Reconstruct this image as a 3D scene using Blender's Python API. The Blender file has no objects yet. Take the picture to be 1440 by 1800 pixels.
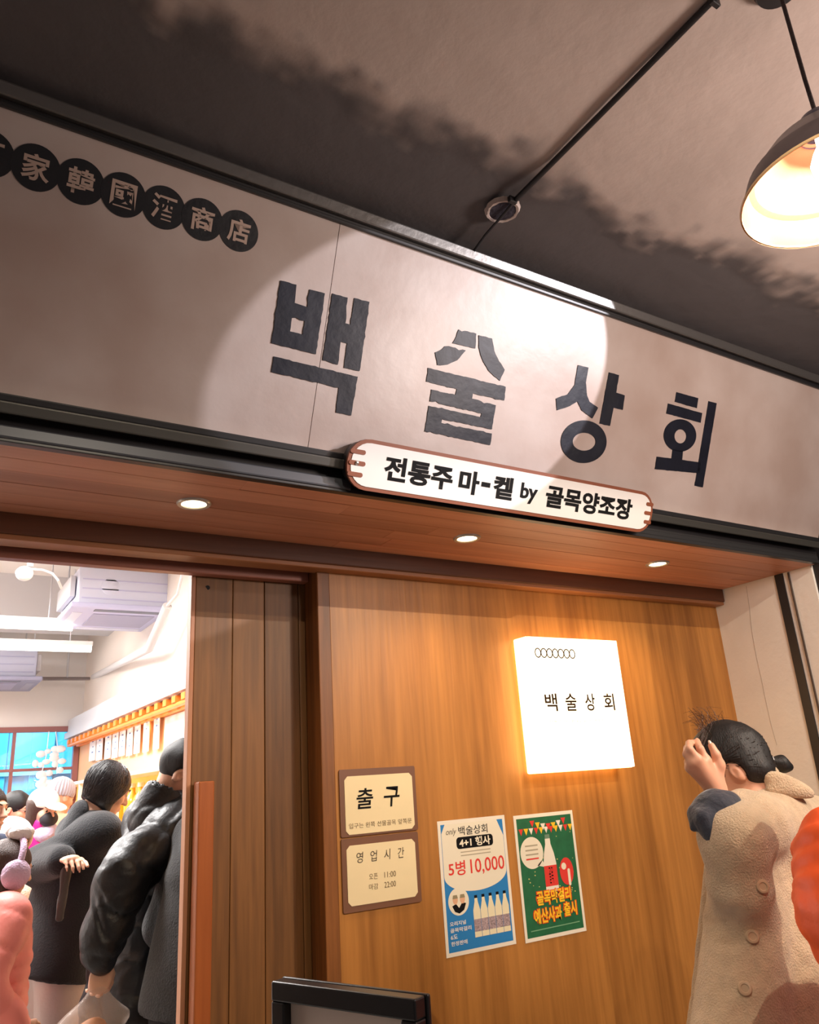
import bpy, math, random
import numpy as np
from mathutils import Vector, Matrix
# ------------------------------------------------------------------ camera, world, lights
C = bpy.context.scene.collection
SC = bpy.context.scene
EYE = np.array([0., 0., 1.55])
F, CX, CY = 1385., 720., 900.
def _unit(v): return np.array(v, float) / np.linalg.norm(v)
_vx = np.array([2994 - CX, 1222 - CY, F]); _vz = np.array([457 - CX, -3152 - CY, F])
_X = _unit(_vx); _Z = _unit(_vz - _X * (_vz @ _X)); _Y = np.cross(_Z, _X)
ROT = np.array([_X, _Y, _Z])                      # the camera's attitude, measured from the shop front's parallel edges
cam = bpy.data.objects.new('camera', bpy.data.cameras.new('camera')); C.objects.link(cam)
cam.data.sensor_fit = 'HORIZONTAL'; cam.data.sensor_width = 36; cam.data.lens = F / 1440 * 36
cam.data.clip_start = .02
r_, u_, b_ = ROT[:, 0], -ROT[:, 1], -ROT[:, 2]
cam.matrix_world = Matrix([[r_[i], u_[i], b_[i], EYE[i]] for i in range(3)] + [[0, 0, 0, 1]])
SC.camera = cam
SC.view_settings.view_transform = 'Standard'; SC.view_settings.look = 'None'
SC.view_settings.gamma = 1; SC.view_settings.exposure = 0.0; SC.view_settings.use_curve_mapping = False
SC.cycles.max_bounces = 8; SC.cycles.use_adaptive_sampling = True
SC.cycles.sample_clamp_indirect = 6
wd = bpy.data.worlds.new('world'); SC.world = wd; wd.use_nodes = True
wd.node_tree.nodes['Background'].inputs[0].default_value = (1.0, .80, .76, 1)
wd.node_tree.nodes['Background'].inputs[1].default_value = .12
def lamp(name, kind, loc, energy, color=(1, 1, 1), aim=None, **kw):
    l = bpy.data.lights.new(name, kind); l.energy = energy; l.color = color
    for k, v in kw.items(): setattr(l, k, v)
    o = bpy.data.objects.new(name, l); C.objects.link(o); o.location = loc
    if aim is not None: o.rotation_euler = (Vector(aim) - Vector(loc)).to_track_quat('-Z', 'Y').to_euler()
    return o
WARM = (1, .66, .36)
# the spot that throws the round pool of light on the shop sign
lamp('sign_spot', 'SPOT', (3.16, -.28, 3.0), 260, (.97, .93, 1.0), (3.16 - .661, -.28 + .745, 3.0 - .087),
     spot_size=math.radians(20.2), spot_blend=.10, shadow_soft_size=.003)
# track floods near the passage ceiling, aimed down at the wooden wall
for x, e in ((.55, 70), (2.6, 125)):
    lamp('wall_flood', 'SPOT', (x, -.4, 3.04), e, (1, .86, .66), (x * .85 + .3, 2.45, .9), spot_size=math.radians(88), spot_blend=.6, shadow_soft_size=.008)
# added unseen fill lamps that brighten the ceiling, right of and behind the viewer
for p, e in (((2.35, -.05, 2.45), 100), ((-1.2, -2.2, 2.3), 6)):
    lamp('passage_fill_light', 'POINT', p, e, (1, .82, .72), shadow_soft_size=.2)
# shop interior fluorescent battens (out of the doorway's view) and daylight behind the far window
for p, sx, sy, e in (((-.8, 6.7, 3.35), 2.2, 1.2, 270), ((-1.0, 8.0, 3.3), 1.6, .6, 120), ((.2, 4.4, 3.4), 1.2, .8, 170)):
    lamp('shop_ceiling_light', 'AREA', p, e, (1, .97, .95), (p[0], p[1], 0), shape='RECTANGLE', size=sx, size_y=sy)
lamp('yard_daylight', 'AREA', (-.3, 11.2, 4.6), 800, (.9, .97, 1), (-.3, 12.4, 1.4), shape='RECTANGLE', size=3, size_y=1)

# ------------------------------------------------------------------ measuring helpers: a sight line met with a plane of the place
def ray(u, v): return _unit(ROT @ np.array([u - CX, v - CY, F]))
def onY(u, v, y): d = ray(u, v); return EYE + d * (y - EYE[1]) / d[1]
def onX(u, v, x): d = ray(u, v); return EYE + d * (x - EYE[0]) / d[0]
def onZ(u, v, z): d = ray(u, v); return EYE + d * (z - EYE[2]) / d[2]
class Plane:
    def __init__(s, p, S, T): s.p = np.array(p, float); s.S = _unit(S); s.T = _unit(T); s.N = np.cross(s.S, s.T)
    def st(s, u, v):
        d = ray(u, v); P = EYE + d * ((s.p - EYE) @ s.N) / (d @ s.N) - s.p
        return (P @ s.S, P @ s.T)
    def w(s, a, b, c=0.): return s.p + s.S * a + s.T * b + s.N * c
    def off(s, c): return Plane(s.p + s.N * c, s.S, s.T)

# ------------------------------------------------------------------ materials
def lin(c):
    return tuple((x / 255 / 12.92 if x / 255 <= .04045 else ((x / 255 + .055) / 1.055) ** 2.4) for x in c)
_MATS = {}
def M(name, c, rough=.6, metal=0., var=0., vscale=4., bump=0., bscale=60., emit=0., ecol=None, stretch=(1, 1, 1), spec=.5,
      alpha=1., trans=0., sheen=0., c2=None, coat=0., subs=0.):
    if name in _MATS: return _MATS[name]
    m = bpy.data.materials.new(name); m.use_nodes = True; _MATS[name] = m
    nt = m.node_tree; b = nt.nodes['Principled BSDF']; L = nt.links.new
    col = lin(c)
    b.inputs['Base Color'].default_value = (*col, 1); b.inputs['Roughness'].default_value = rough
    b.inputs['Metallic'].default_value = metal; b.inputs['Specular IOR Level'].default_value = spec
    b.inputs['Alpha'].default_value = alpha; b.inputs['Transmission Weight'].default_value = trans
    b.inputs['Sheen Weight'].default_value = sheen; b.inputs['Coat Weight'].default_value = coat
    if subs: b.inputs['Subsurface Weight'].default_value = subs; b.inputs['Subsurface Radius'].default_value = (.01, .004, .002)
    if emit:
        b.inputs['Emission Color'].default_value = (*lin(ecol or c), 1); b.inputs['Emission Strength'].default_value = emit
    if var or bump:
        tc = nt.nodes.new('ShaderNodeTexCoord'); mp = nt.nodes.new('ShaderNodeMapping'); mp.inputs['Scale'].default_value = stretch
        L(tc.outputs['Object'], mp.inputs['Vector'])
    if var:
        n = nt.nodes.new('ShaderNodeTexNoise'); n.inputs['Scale'].default_value = vscale; n.inputs['Detail'].default_value = 6
        L(mp.outputs[0], n.inputs['Vector'])
        r = nt.nodes.new('ShaderNodeValToRGB')
        a = lin(c2) if c2 else tuple(x * (1 - var) for x in col)
        r.color_ramp.elements[0].position = .32; r.color_ramp.elements[1].position = .66
        r.color_ramp.elements[0].color = (*a, 1); r.color_ramp.elements[1].color = (*[min(1, x * (1 + (0 if c2 else var * .6))) for x in col], 1)
        L(n.outputs['Fac'], r.inputs[0]); L(r.outputs[0], b.inputs['Base Color'])
    if bump:
        n2 = nt.nodes.new('ShaderNodeTexNoise'); n2.inputs['Scale'].default_value = bscale; n2.inputs['Detail'].default_value = 5
        L(mp.outputs[0], n2.inputs['Vector'])
        bp = nt.nodes.new('ShaderNodeBump'); bp.inputs['Strength'].default_value = bump; bp.inputs['Distance'].default_value = .02
        L(n2.outputs['Fac'], bp.inputs['Height']); L(bp.outputs[0], b.inputs['Normal'])
    return m
def W(name, dark, light, axis='Z', rough=.45, scale=1., spec=.4):
    if name in _MATS: return _MATS[name]
    m = bpy.data.materials.new(name); m.use_nodes = True; _MATS[name] = m
    nt = m.node_tree; b = nt.nodes['Principled BSDF']; L = nt.links.new
    tc = nt.nodes.new('ShaderNodeTexCoord'); oi = nt.nodes.new('ShaderNodeObjectInfo')
    ml = nt.nodes.new('ShaderNodeMath'); ml.operation = 'MULTIPLY'; ml.inputs[1].default_value = 37.
    L(oi.outputs['Random'], ml.inputs[0])
    ad = nt.nodes.new('ShaderNodeVectorMath'); ad.operation = 'ADD'
    L(tc.outputs['Object'], ad.inputs[0]); L(ml.outputs[0], ad.inputs[1])
    def noise(st, sc, det, dist=0.):
        mp = nt.nodes.new('ShaderNodeMapping'); mp.inputs['Scale'].default_value = [(.055 if a == axis else 1.) * st for a in 'XYZ']
        L(ad.outputs[0], mp.inputs[0]); n = nt.nodes.new('ShaderNodeTexNoise'); n.inputs['Scale'].default_value = sc
        n.inputs['Detail'].default_value = det; n.inputs['Distortion'].default_value = dist; L(mp.outputs[0], n.inputs['Vector']); return n
    a = noise(scale, 7, 8, .6); f = noise(scale, 60, 4, .2)
    mx = nt.nodes.new('ShaderNodeMix'); mx.data_type = 'FLOAT'; mx.inputs[0].default_value = .35
    L(a.outputs['Fac'], mx.inputs[2]); L(f.outputs['Fac'], mx.inputs[3])
    r = nt.nodes.new('ShaderNodeValToRGB'); r.color_ramp.elements[0].position = .36; r.color_ramp.elements[1].position = .64
    r.color_ramp.elements[0].color = (*lin(dark), 1); r.color_ramp.elements[1].color = (*lin(light), 1)
    L(mx.outputs[0], r.inputs[0])
    hs = nt.nodes.new('ShaderNodeHueSaturation')
    mr = nt.nodes.new('ShaderNodeMapRange'); mr.inputs[3].default_value = .82; mr.inputs[4].default_value = 1.15
    L(oi.outputs['Random'], mr.inputs[0]); L(mr.outputs[0], hs.inputs['Value']); L(r.outputs[0], hs.inputs['Color'])
    L(hs.outputs[0], b.inputs['Base Color'])
    b.inputs['Roughness'].default_value = rough; b.inputs['Specular IOR Level'].default_value = spec
    bp = nt.nodes.new('ShaderNodeBump'); bp.inputs['Strength'].default_value = .25; bp.inputs['Distance'].default_value = .003
    L(f.outputs['Fac'], bp.inputs['Height']); L(bp.outputs[0], b.inputs['Normal'])
    return m

# ------------------------------------------------------------------ objects
def tag(o, label=None, cat=None, group=None, kind=None):
    if label: o['label'] = label
    if cat: o['category'] = cat
    if group: o['group'] = group
    if kind: o['kind'] = kind
    return o
def thing(name, label, cat, loc, group=None):
    o = bpy.data.objects.new(name, None); C.objects.link(o); o.location = loc; o.empty_display_size = .05
    return tag(o, label, cat, group)
def root_loc(p):
    while p.parent: p = p.parent
    return np.array(p.location)
def add(name, verts, faces, m, parent=None, origin=None, smooth=None, bev=0., label=None):
    """verts in world metres; the object's origin is its thing's base"""
    L = root_loc(parent) if parent else np.array(origin if origin is not None else np.mean(np.array(verts, float), 0))
    me = bpy.data.meshes.new(name)
    v = np.asarray(verts, float).reshape(-1, 3) - L
    me.from_pydata(v.tolist(), [], [list(f) for f in faces]); me.update()
    return link(name, me, m, parent, L, smooth, bev, label)
def link(name, me, m, parent, L, smooth=None, bev=0., label=None):
    if m is not None and not len(me.materials):
        for q in (m if isinstance(m, (list, tuple)) else [m]): me.materials.append(q)
    if smooth is not None:
        me.polygons.foreach_set('use_smooth', [True] * len(me.polygons))
        if smooth: me.set_sharp_from_angle(angle=math.radians(smooth))
    o = bpy.data.objects.new(name, me); C.objects.link(o)
    if parent: o.parent = parent
    else: o.location = L
    if bev:
        b = o.modifiers.new('bevel', 'BEVEL'); b.width = bev; b.segments = 2; b.limit_method = 'ANGLE'
    if label: o['label'] = label
    return o
class MB:
    def __init__(s): s.v = []; s.f = []; s.mi = []
    def _add(s, v, f): n = len(s.v); s.v += [tuple(map(float, p)) for p in v]; s.f += [tuple(n + i for i in q) for q in f]
    def box(s, a, b):
        (x0, y0, z0), (x1, y1, z1) = np.minimum(a, b), np.maximum(a, b)
        s._add([(x0, y0, z0), (x1, y0, z0), (x1, y1, z0), (x0, y1, z0), (x0, y0, z1), (x1, y0, z1), (x1, y1, z1), (x0, y1, z1)],
               [(0, 3, 2, 1), (4, 5, 6, 7), (0, 1, 5, 4), (1, 2, 6, 5), (2, 3, 7, 6), (3, 0, 4, 7)]); return s
    def pbox(s, pl, s0, s1, t0, t1, c0, c1):
        P = [pl.w(a, b, c) for c in (c0, c1) for a, b in ((s0, t0), (s1, t0), (s1, t1), (s0, t1))]
        s._add(P, [(0, 3, 2, 1), (4, 5, 6, 7), (0, 1, 5, 4), (1, 2, 6, 5), (2, 3, 7, 6), (3, 0, 4, 7)]); return s
    def tube(s, pts, r, n=10, caps=True):
        pts = [np.array(p, float) for p in pts]; k = len(pts); rr = r if isinstance(r, (list, tuple)) else [r] * k
        V = []; up = None
        for i, p in enumerate(pts):
            d = _unit(pts[min(i + 1, k - 1)] - pts[max(i - 1, 0)])
            if up is None: up = np.array([0, 0, 1.]) if abs(d[2]) < .9 else np.array([1., 0, 0])
            a = _unit(np.cross(d, up)); b = np.cross(a, d); up = b
            V += [p + rr[i] * (a * math.cos(t) + b * math.sin(t)) for t in np.arange(n) * 2 * math.pi / n]
        Fc = [(i * n + j, i * n + (j + 1) % n, (i + 1) * n + (j + 1) % n, (i + 1) * n + j) for i in range(k - 1) for j in range(n)]
        if caps: Fc += [tuple(range(n - 1, -1, -1)), tuple(range((k - 1) * n, k * n))]
        s._add(V, Fc); return s
    def lathe(s, prof, c, n=40, axis=(0, 0, 1), caps=False):
        az = _unit(axis); ax = _unit(np.cross(az, (0, 1, 0) if abs(az[1]) < .9 else (1, 0, 0))); ay = np.cross(az, ax); c = np.array(c, float)
        V = [c + az * h + r * (ax * math.cos(t) + ay * math.sin(t)) for r, h in prof for t in np.arange(n) * 2 * math.pi / n]
        k = len(prof)
        Fc = [(i * n + j, i * n + (j + 1) % n, (i + 1) * n + (j + 1) % n, (i + 1) * n + j) for i in range(k - 1) for j in range(n)]
        if caps: Fc += [tuple(range(n - 1, -1, -1)), tuple(range((k - 1) * n, k * n))]
        s._add(V, Fc); return s
    def ball(s, c, r, n=14, m=8):
        r = np.array(r if hasattr(r, '__len__') else (r, r, r)); c = np.array(c, float)
        V = [c + r * (0, 0, 1), c - r * (0, 0, 1)]; Fc = []
        for i in range(1, m):
            for j in range(n):
                a, b = math.pi * i / m, 2 * math.pi * j / n
                V.append(c + r * (math.sin(a) * math.cos(b), math.sin(a) * math.sin(b), math.cos(a)))
        I = lambda i, j: 2 + (i - 1) * n + j % n
        for j in range(n):
            Fc.append((0, I(1, j), I(1, j + 1))); Fc.append((1, I(m - 1, j + 1), I(m - 1, j)))
            for i in range(1, m - 1): Fc.append((I(i, j), I(i + 1, j), I(i + 1, j + 1), I(i, j + 1)))
        s._add(V, Fc); return s
    def build(s, name, m, parent=None, origin=None, smooth=None, bev=0., label=None):
        return add(name, s.v, s.f, m, parent, origin, smooth, bev, label)
def _curve_mesh(cu, name):
    o = bpy.data.objects.new('tmp', cu); C.objects.link(o)
    dg = bpy.context.evaluated_depsgraph_get(); dg.update()
    me = bpy.data.meshes.new_from_object(o.evaluated_get(dg)); me.name = name; me.materials.clear()
    bpy.data.objects.remove(o); bpy.data.curves.remove(cu); return me
def _verts(me): a = np.empty(len(me.vertices) * 3); me.vertices.foreach_get('co', a); return a.reshape(-1, 3)
def on_plane(me, name, pl, depth, m, parent, label=None):
    """a flat 2-D mesh (s, t, z) laid on a plane of the place"""
    v = _verts(me); L = root_loc(parent)
    w = pl.p + v[:, :1] * pl.S + v[:, 1:2] * pl.T + (v[:, 2:] + depth) * pl.N - L
    me.vertices.foreach_set('co', w.ravel()); me.update()
    return link(name, me, m, parent, L, None, 0, label)
def shape(name, polys, pl, depth, thick, m, parent, label=None):
    cu = bpy.data.curves.new(name, 'CURVE'); cu.dimensions = '2D'; cu.fill_mode = 'BOTH'; cu.extrude = thick / 2
    for P in polys:
        sp = cu.splines.new('POLY'); sp.points.add(len(P) - 1); sp.use_cyclic_u = True
        for q, (a, b) in zip(sp.points, P): q.co = (a, b, 0, 1)
    return on_plane(_curve_mesh(cu, name), name, pl, depth + thick / 2, m, parent, label)
def text(name, body, box, pl, depth, m, parent, bold=0., thick=.001, shear=0., label=None, keep=False, slope=0.):
    s0, t0, s1, t1 = box
    cu = bpy.data.curves.new(name, 'FONT'); cu.body = body; cu.size = 1; cu.fill_mode = 'BOTH'; cu.offset = bold; cu.resolution_u = 3; cu.shear = shear
    me = _curve_mesh(cu, name); v = _verts(me); a, b = v.min(0), v.max(0)
    if keep:
        k = min((s1 - s0) / (b[0] - a[0]), (t1 - t0) / (b[1] - a[1])); kx = ky = k
    else: kx, ky = (s1 - s0) / (b[0] - a[0]), (t1 - t0) / (b[1] - a[1])
    w = np.zeros_like(v); w[:, 0] = (s0 + s1) / 2 + (v[:, 0] - (a[0] + b[0]) / 2) * kx; w[:, 1] = (t0 + t1) / 2 + (v[:, 1] - (a[1] + b[1]) / 2) * ky
    w[:, 1] += slope * (w[:, 0] - (s0 + s1) / 2)
    if thick:
        me.vertices.foreach_set('co', w.ravel()); me.update()
    return on_plane(me, name, pl, depth + thick, m, parent, label)
def circle(c, r, n=40, ry=None): return [(c[0] + r * math.cos(t), c[1] + (ry or r) * math.sin(t)) for t in np.arange(n) * 2 * math.pi / n]
def rag(P, step=.012, amp=.0016, seed=0):
    rg = random.Random(seed); out = []
    for (a, b), (c, d) in zip(P, P[1:] + P[:1]):
        n = max(1, int(math.hypot(c - a, d - b) / step))
        for i in range(n):
            t = i / n; j = 0 if i == 0 else rg.gauss(0, amp) * (2.4 if rg.random() < .12 else 1)
            l = math.hypot(c - a, d - b) or 1
            out.append((a + (c - a) * t - (d - b) / l * j, b + (d - b) * t + (c - a) / l * j))
    return out
def rrect(s0, t0, s1, t1, r, n=6):
    P = []
    for cx, cy, a0 in ((s1 - r, t1 - r, 0), (s0 + r, t1 - r, 90), (s0 + r, t0 + r, 180), (s1 - r, t0 + r, 270)):
        P += [(cx + r * math.cos(math.radians(a0 + 90 * i / n)), cy + r * math.sin(math.radians(a0 + 90 * i / n))) for i in range(n + 1)]
    return P
# ------------------------------------------------------------------ the setting
XR = 3.37; YW = 2.45; ZS = 2.345; ZC = 3.09
concrete = M('ceiling_plaster', (192, 176, 168), .85, var=.10, vscale=1.6, bump=.3, bscale=8, spec=.2)
white_plaster = M('white_plaster', (232, 226, 218), .8, var=.06, vscale=3, bump=.12, bscale=30)
shop_white = M('shop_white', (240, 234, 230), .8, var=.03, vscale=2)
shop_grey = M('shop_grey', (205, 203, 206), .7)
wood_wall = W('wall_veneer', (146, 94, 42), (196, 134, 66), 'Z', .42, .8)
wood_door = W('door_wood', (92, 60, 30), (144, 98, 52), 'Z', .5, .8)
wood_soffit = W('soffit_wood', (180, 122, 96), (212, 150, 120), 'X', .45, .7)
wood_dark = W('dark_moulding', (74, 42, 26), (98, 58, 36), 'X', .5)
wood_edge = W('pale_moulding', (150, 98, 64), (180, 122, 82), 'X', .45)
wood_handle = W('handle_wood', (150, 78, 34), (178, 98, 46), 'Z', .4)
black_metal = M('black_metal', (38, 38, 40), .38, spec=.5)
dark_paint = M('dark_paint', (34, 32, 34), .5)
grey_metal = M('rail_metal', (120, 118, 116), .34, metal=.7, bump=.05, bscale=40)
def structure(o): o['kind'] = 'structure'; return o

structure(MB().box((-3.2, -3, -.05), (3.8, 12.6, 0)).build('floor', M('floor_concrete', (128, 122, 116), .6, var=.15), origin=(0, 0, 0)))
# passage ceiling as a plastered slab with a gently uneven face
nx, ny = 300, 300; xs = np.linspace(-2.2, 3.6, nx); ys = np.linspace(-1.0, 2.4, ny); rg = np.random.default_rng(5)
def vnoise(x, y, sc, seed):
    g_ = np.random.default_rng(seed).normal(0, 1, (64, 64)); x, y = x * sc + 7, y * sc + 7; i, j = np.floor(x).astype(int), np.floor(y).astype(int)
    u, v = x - i, y - j; u, v = u * u * (3 - 2 * u), v * v * (3 - 2 * v); G = lambda a, b: g_[a % 64, b % 64]
    return (G(i, j) * (1 - u) + G(i + 1, j) * u) * (1 - v) + (G(i, j + 1) * (1 - u) + G(i + 1, j + 1) * u) * v
GX_, GY_ = np.meshgrid(xs, ys)
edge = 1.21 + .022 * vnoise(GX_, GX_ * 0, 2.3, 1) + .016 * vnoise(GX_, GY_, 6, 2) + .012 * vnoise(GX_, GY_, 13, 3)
past = np.clip((GY_ - edge) / .12, 0, 1)                                # the plaster coat ends here; the slab steps up beyond it
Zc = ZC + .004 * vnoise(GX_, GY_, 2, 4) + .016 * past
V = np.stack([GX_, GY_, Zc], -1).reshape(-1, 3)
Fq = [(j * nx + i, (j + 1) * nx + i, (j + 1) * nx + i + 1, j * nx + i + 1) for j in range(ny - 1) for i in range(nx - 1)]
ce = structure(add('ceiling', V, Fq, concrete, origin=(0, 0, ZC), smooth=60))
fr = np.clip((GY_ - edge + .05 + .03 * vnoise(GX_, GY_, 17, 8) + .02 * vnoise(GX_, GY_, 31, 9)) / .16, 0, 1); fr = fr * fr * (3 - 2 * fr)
at = ce.data.attributes.new('slab_shade', 'FLOAT', 'POINT'); at.data.foreach_set('value', fr.ravel().astype(np.float32))
nt = concrete.node_tree; an = nt.nodes.new('ShaderNodeAttribute'); an.attribute_name = 'slab_shade'          # slab past the plaster coat, with the shade beside the sign painted in
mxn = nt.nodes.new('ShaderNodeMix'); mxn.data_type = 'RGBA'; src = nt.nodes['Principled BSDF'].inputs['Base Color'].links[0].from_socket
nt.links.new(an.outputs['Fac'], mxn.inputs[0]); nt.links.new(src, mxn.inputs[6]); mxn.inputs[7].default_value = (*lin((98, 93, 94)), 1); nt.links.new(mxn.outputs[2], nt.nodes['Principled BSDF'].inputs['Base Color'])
MB().box((-3.1, 2.62, 3.8), (3.6, 10.42, 3.86)).build('ceiling_shop', shop_white)['kind'] = 'structure'
# concrete side wall, its dark channel and thin wire
wr = structure(MB().box((XR, 1.925, 0), (XR + .3, 2.6, 2.46)).build('wall_right', white_plaster))
structure(MB().box((XR + .012, 1.0, 0), (XR + .3, 1.92, 3.06)).build('trim_1', dark_paint))
t = thing('cable_channel', 'dark flat cable channel running up the pale concrete side wall', 'channel', (XR, 2.085, 0))
MB().box((XR - .006, 2.062, .02), (XR, 2.105, ZS)).build('cover', black_metal, t, bev=.002)
MB().tube([(XR - .004, 2.034, .02), (XR - .004, 2.034, ZS - .003)], .0045, 8).build('wire', M('wire_brown', (70, 55, 45), .6), t, smooth=40)
# hairline crack in the plaster, from the photograph
ck = [onX(*q, XR - .0006) for q in ((1312, 1030), (1318, 1070), (1322, 1110), (1330, 1155), (1338, 1190), (1346, 1230), (1356, 1275), (1366, 1310))]
MB().tube(ck, .0007, 5).build('crack', M('crack_dark', (168, 158, 148), .9), wr, smooth=60)

# wood-panelled front wall
structure(MB().box((1.235, YW, 0), (XR, YW + .05, 2.33)).build('wall_back', wood_wall))
MB().box((1.186, YW - .002, 0), (1.235, 2.552, 2.29)).build('trim_2', W('jamb_wood', (96, 58, 28), (150, 94, 46), 'Z', .45, 1.2), bev=.003)['kind'] = 'structure'
structure(MB().box((-2.4, YW, 0), (-.75, YW + .1, 2.33)).build('wall_left', wood_wall))
structure(MB().box((-3, 2.62, 2.30), (XR + .1, 2.68, 3.8)).build('wall_above_door', dark_paint))
structure(MB().box((1.30, 2.62, 0), (XR + .1, 2.68, 2.25)).build('wall_behind_panel', dark_paint))
# soffit of long boards
so = MB().box((-2.3, 1.885, ZS + .014), (XR - .001, 2.45, ZS + .09)).build('trim_3', dark_paint, origin=(0, 2.1, ZS)); structure(so)
rg = random.Random(4); rows = np.linspace(1.888, 2.40, 7)
for j in range(6):
    x = -2.3 + rg.random() * .5 - .3
    while x < XR - .01:
        x1 = min(XR - .003, x + 1.5 + rg.random() * .8)
        if x1 > -2.2: MB().box((max(-2.29, x), rows[j] + .0006, ZS + rg.random() * .0012), (x1 - .0008, rows[j + 1] - .0006, ZS + .0142)).build('plank', wood_soffit, so, bev=.0012)
        x = x1
# lintel mouldings over wall and doorway
structure(MB().box((-2.3, 2.388, 2.283), (XR - .005, 2.46, ZS + .012)).build('trim_4', wood_dark, bev=.004))
structure(MB().box((-2.3, 2.395, 2.268), (XR - .006, 2.47, 2.284)).build('trim_5', wood_edge, bev=.003))
structure(MB().box((-2.3, 2.515, 2.247), (1.186, 2.557, 2.300)).build('trim_6', W('header_wood', (150, 92, 76), (176, 114, 94), 'X', .45), bev=.004))
MB().box((-2.3, 2.44, 2.30), (XR - .01, 2.62, 2.34)).build('trim_7', dark_paint)['kind'] = 'structure'

# sliding door leaf
d = thing('door_1', None, None, (.98, 2.58, 0)); d['kind'] = 'structure'
js = [.790] + [float(onY(u, 1250, 2.56)[0]) for u in (408, 466)] + [1.165, 1.26]
for a, b in zip(js[:-1], js[1:]):
    MB().box((a + .0008, 2.562 + .0015 * rg.random(), .012), (b - .0008, 2.598, 2.262)).build('plank', wood_door, d, bev=.0025)
MB().box((.776, 2.560, .012), (.790, 2.600, 2.262)).build('edge_strip', W('edge_wood', (178, 120, 90), (205, 150, 115), 'Z', .5), d, bev=.002)
MB().tube([onY(365, 1033, 2.5615), onY(365, 1033, 2.5605)], .008, 16).build('screw_hole', dark_paint, d)
h0 = onY(349, 1374, 2.50); h1 = onY(377, 1374, 2.50)
MB().box((h0[0], 2.497, .62), (h1[0], 2.548, h0[2])).build('handle', wood_handle, d, bev=.004)
hx = (h0[0] + h1[0]) / 2
for z in (.75, h0[2] - .09): MB().box((hx - .012, 2.545, z - .02), (hx + .012, 2.565, z + .02)).build('handle_mount', wood_handle, d)

# ------------------------------------------------------------------ shop sign on the leaning fascia
TD = _unit((0, -.385, .934)); SP = Plane((0, 1.85, 2.452), (1, 0, 0), TD)
vinyl = M('sign_vinyl', (204, 190, 183), .36, var=.1, vscale=3.2, bump=.05, bscale=18, spec=.45, c2=(184, 164, 154))
navy = M('sign_navy', (26, 29, 42), .42, bump=.12, bscale=14, var=.2, vscale=16, spec=.28)
disc_m = M('sign_disc', (24, 26, 32), .45, bump=.1, bscale=30)
sg = thing('shop_sign', 'long beige fascia sign leaning over the shop front with large navy lettering', 'sign', (1.4, 1.85, 2.345))
seam = SP.st(566, 615)[0]
MB().pbox(SP, -2.2, seam - .0009, 0, .632, -.02, 0).build('panel', vinyl, sg)
MB().pbox(SP, seam + .0009, 3.35, 0, .632, -.02, .0004).build('panel', vinyl, sg)
MB().pbox(SP, -2.2, 3.35, -.1, .7, -.05, -.021).build('backing', dark_paint, sg)
m = MB(); m.pbox(SP, -2.2, 3.35, .632, .642, -.02, .012); m.build('top_lip', black_metal, sg, bev=.002)
MB().pbox(SP, -2.2, 3.35, .650, .682, -.02, .03).build('top_rail', grey_metal, sg, bev=.004)
MB().pbox(SP, -2.2, 3.35, .642, .650, -.02, .006).build('rail_groove', dark_paint, sg)
MB().pbox(SP, -2.2, 3.35, -.018, 0, -.02, .014).build('bottom_lip', black_metal, sg, bev=.003)
MB().pbox(SP, -2.2, 3.35, -.046, -.018, -.02, .03).build('bottom_rail', M('rail_dark', (78, 77, 74), .4, metal=.5), sg, bev=.004)
MB().box((-2.2, 1.893, ZS + .012), (3.35, 1.91, 2.47)).build('backing_board', dark_paint, sg)
MB().box((-2.2, 1.862, ZS + .003), (1.02, 1.893, ZS + .036)).build('lower_rail', M('rail_slate', (70, 72, 78), .4, metal=.4), sg, bev=.005)
MB().box((-2.2, 1.868, ZS - .004), (3.35, 1.893, ZS + .010)).build('soffit_trim', black_metal, sg, bev=.002)
MB().box((1.10, 1.872, ZS + .010), (3.35, 1.893, ZS + .03)).build('lower_rail', black_metal, sg, bev=.003)
def Zm(pl, ox, oy, sc): return lambda P: [pl.st(ox + a / sc, oy + b / sc) for a, b in P]
z2 = Zm(SP, 440, 460, 3); z3 = Zm(SP, 900, 500, 1 / .375)
LET = {'letter': [
  [z2([(158, 100), (242, 122), (233, 218), (300, 240), (312, 147), (392, 168), (345, 488), (110, 430)]), z2([(218, 297), (286, 313), (275, 385), (208, 368)])],
  [z2([(432, 168), (512, 190), (500, 325), (527, 332), (548, 192), (627, 213), (575, 577), (493, 560), (510, 432), (475, 422), (460, 543), (380, 520)])],
  [z2([(122, 500), (565, 607), (530, 812), (450, 795), (465, 665), (110, 582)])]]}
def ell3(c, rx, ry, n=48): return z3([(c[0] + rx * math.cos(t), c[1] + ry * math.sin(t)) for t in np.arange(n) * 2 * math.pi / n])
def letter(parts, seed, amp):
    vs = None
    V, Fc = [], []
    for i, P in enumerate(parts):
        cu = bpy.data.curves.new('l', 'CURVE'); cu.dimensions = '2D'; cu.fill_mode = 'BOTH'; cu.extrude = .0012
        for k, Q in enumerate(P):
            R = rag(Q, .011, amp, seed + 10 * i + k) if amp and len(Q) < 40 else Q
            sp = cu.splines.new('POLY'); sp.points.add(len(R) - 1); sp.use_cyclic_u = True
            for q, (a, b) in zip(sp.points, R): q.co = (a, b, 0, 1)
        me = _curve_mesh(cu, 'l'); v = _verts(me); n = len(V)
        V += [tuple(SP.w(a, b, c + .0016)) for a, b, c in v]; Fc += [tuple(n + j for j in p.vertices) for p in me.polygons]
        bpy.data.meshes.remove(me)
    return add('letter', V, Fc, navy, sg)
letter(LET['letter'], 1, .0006)
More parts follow.
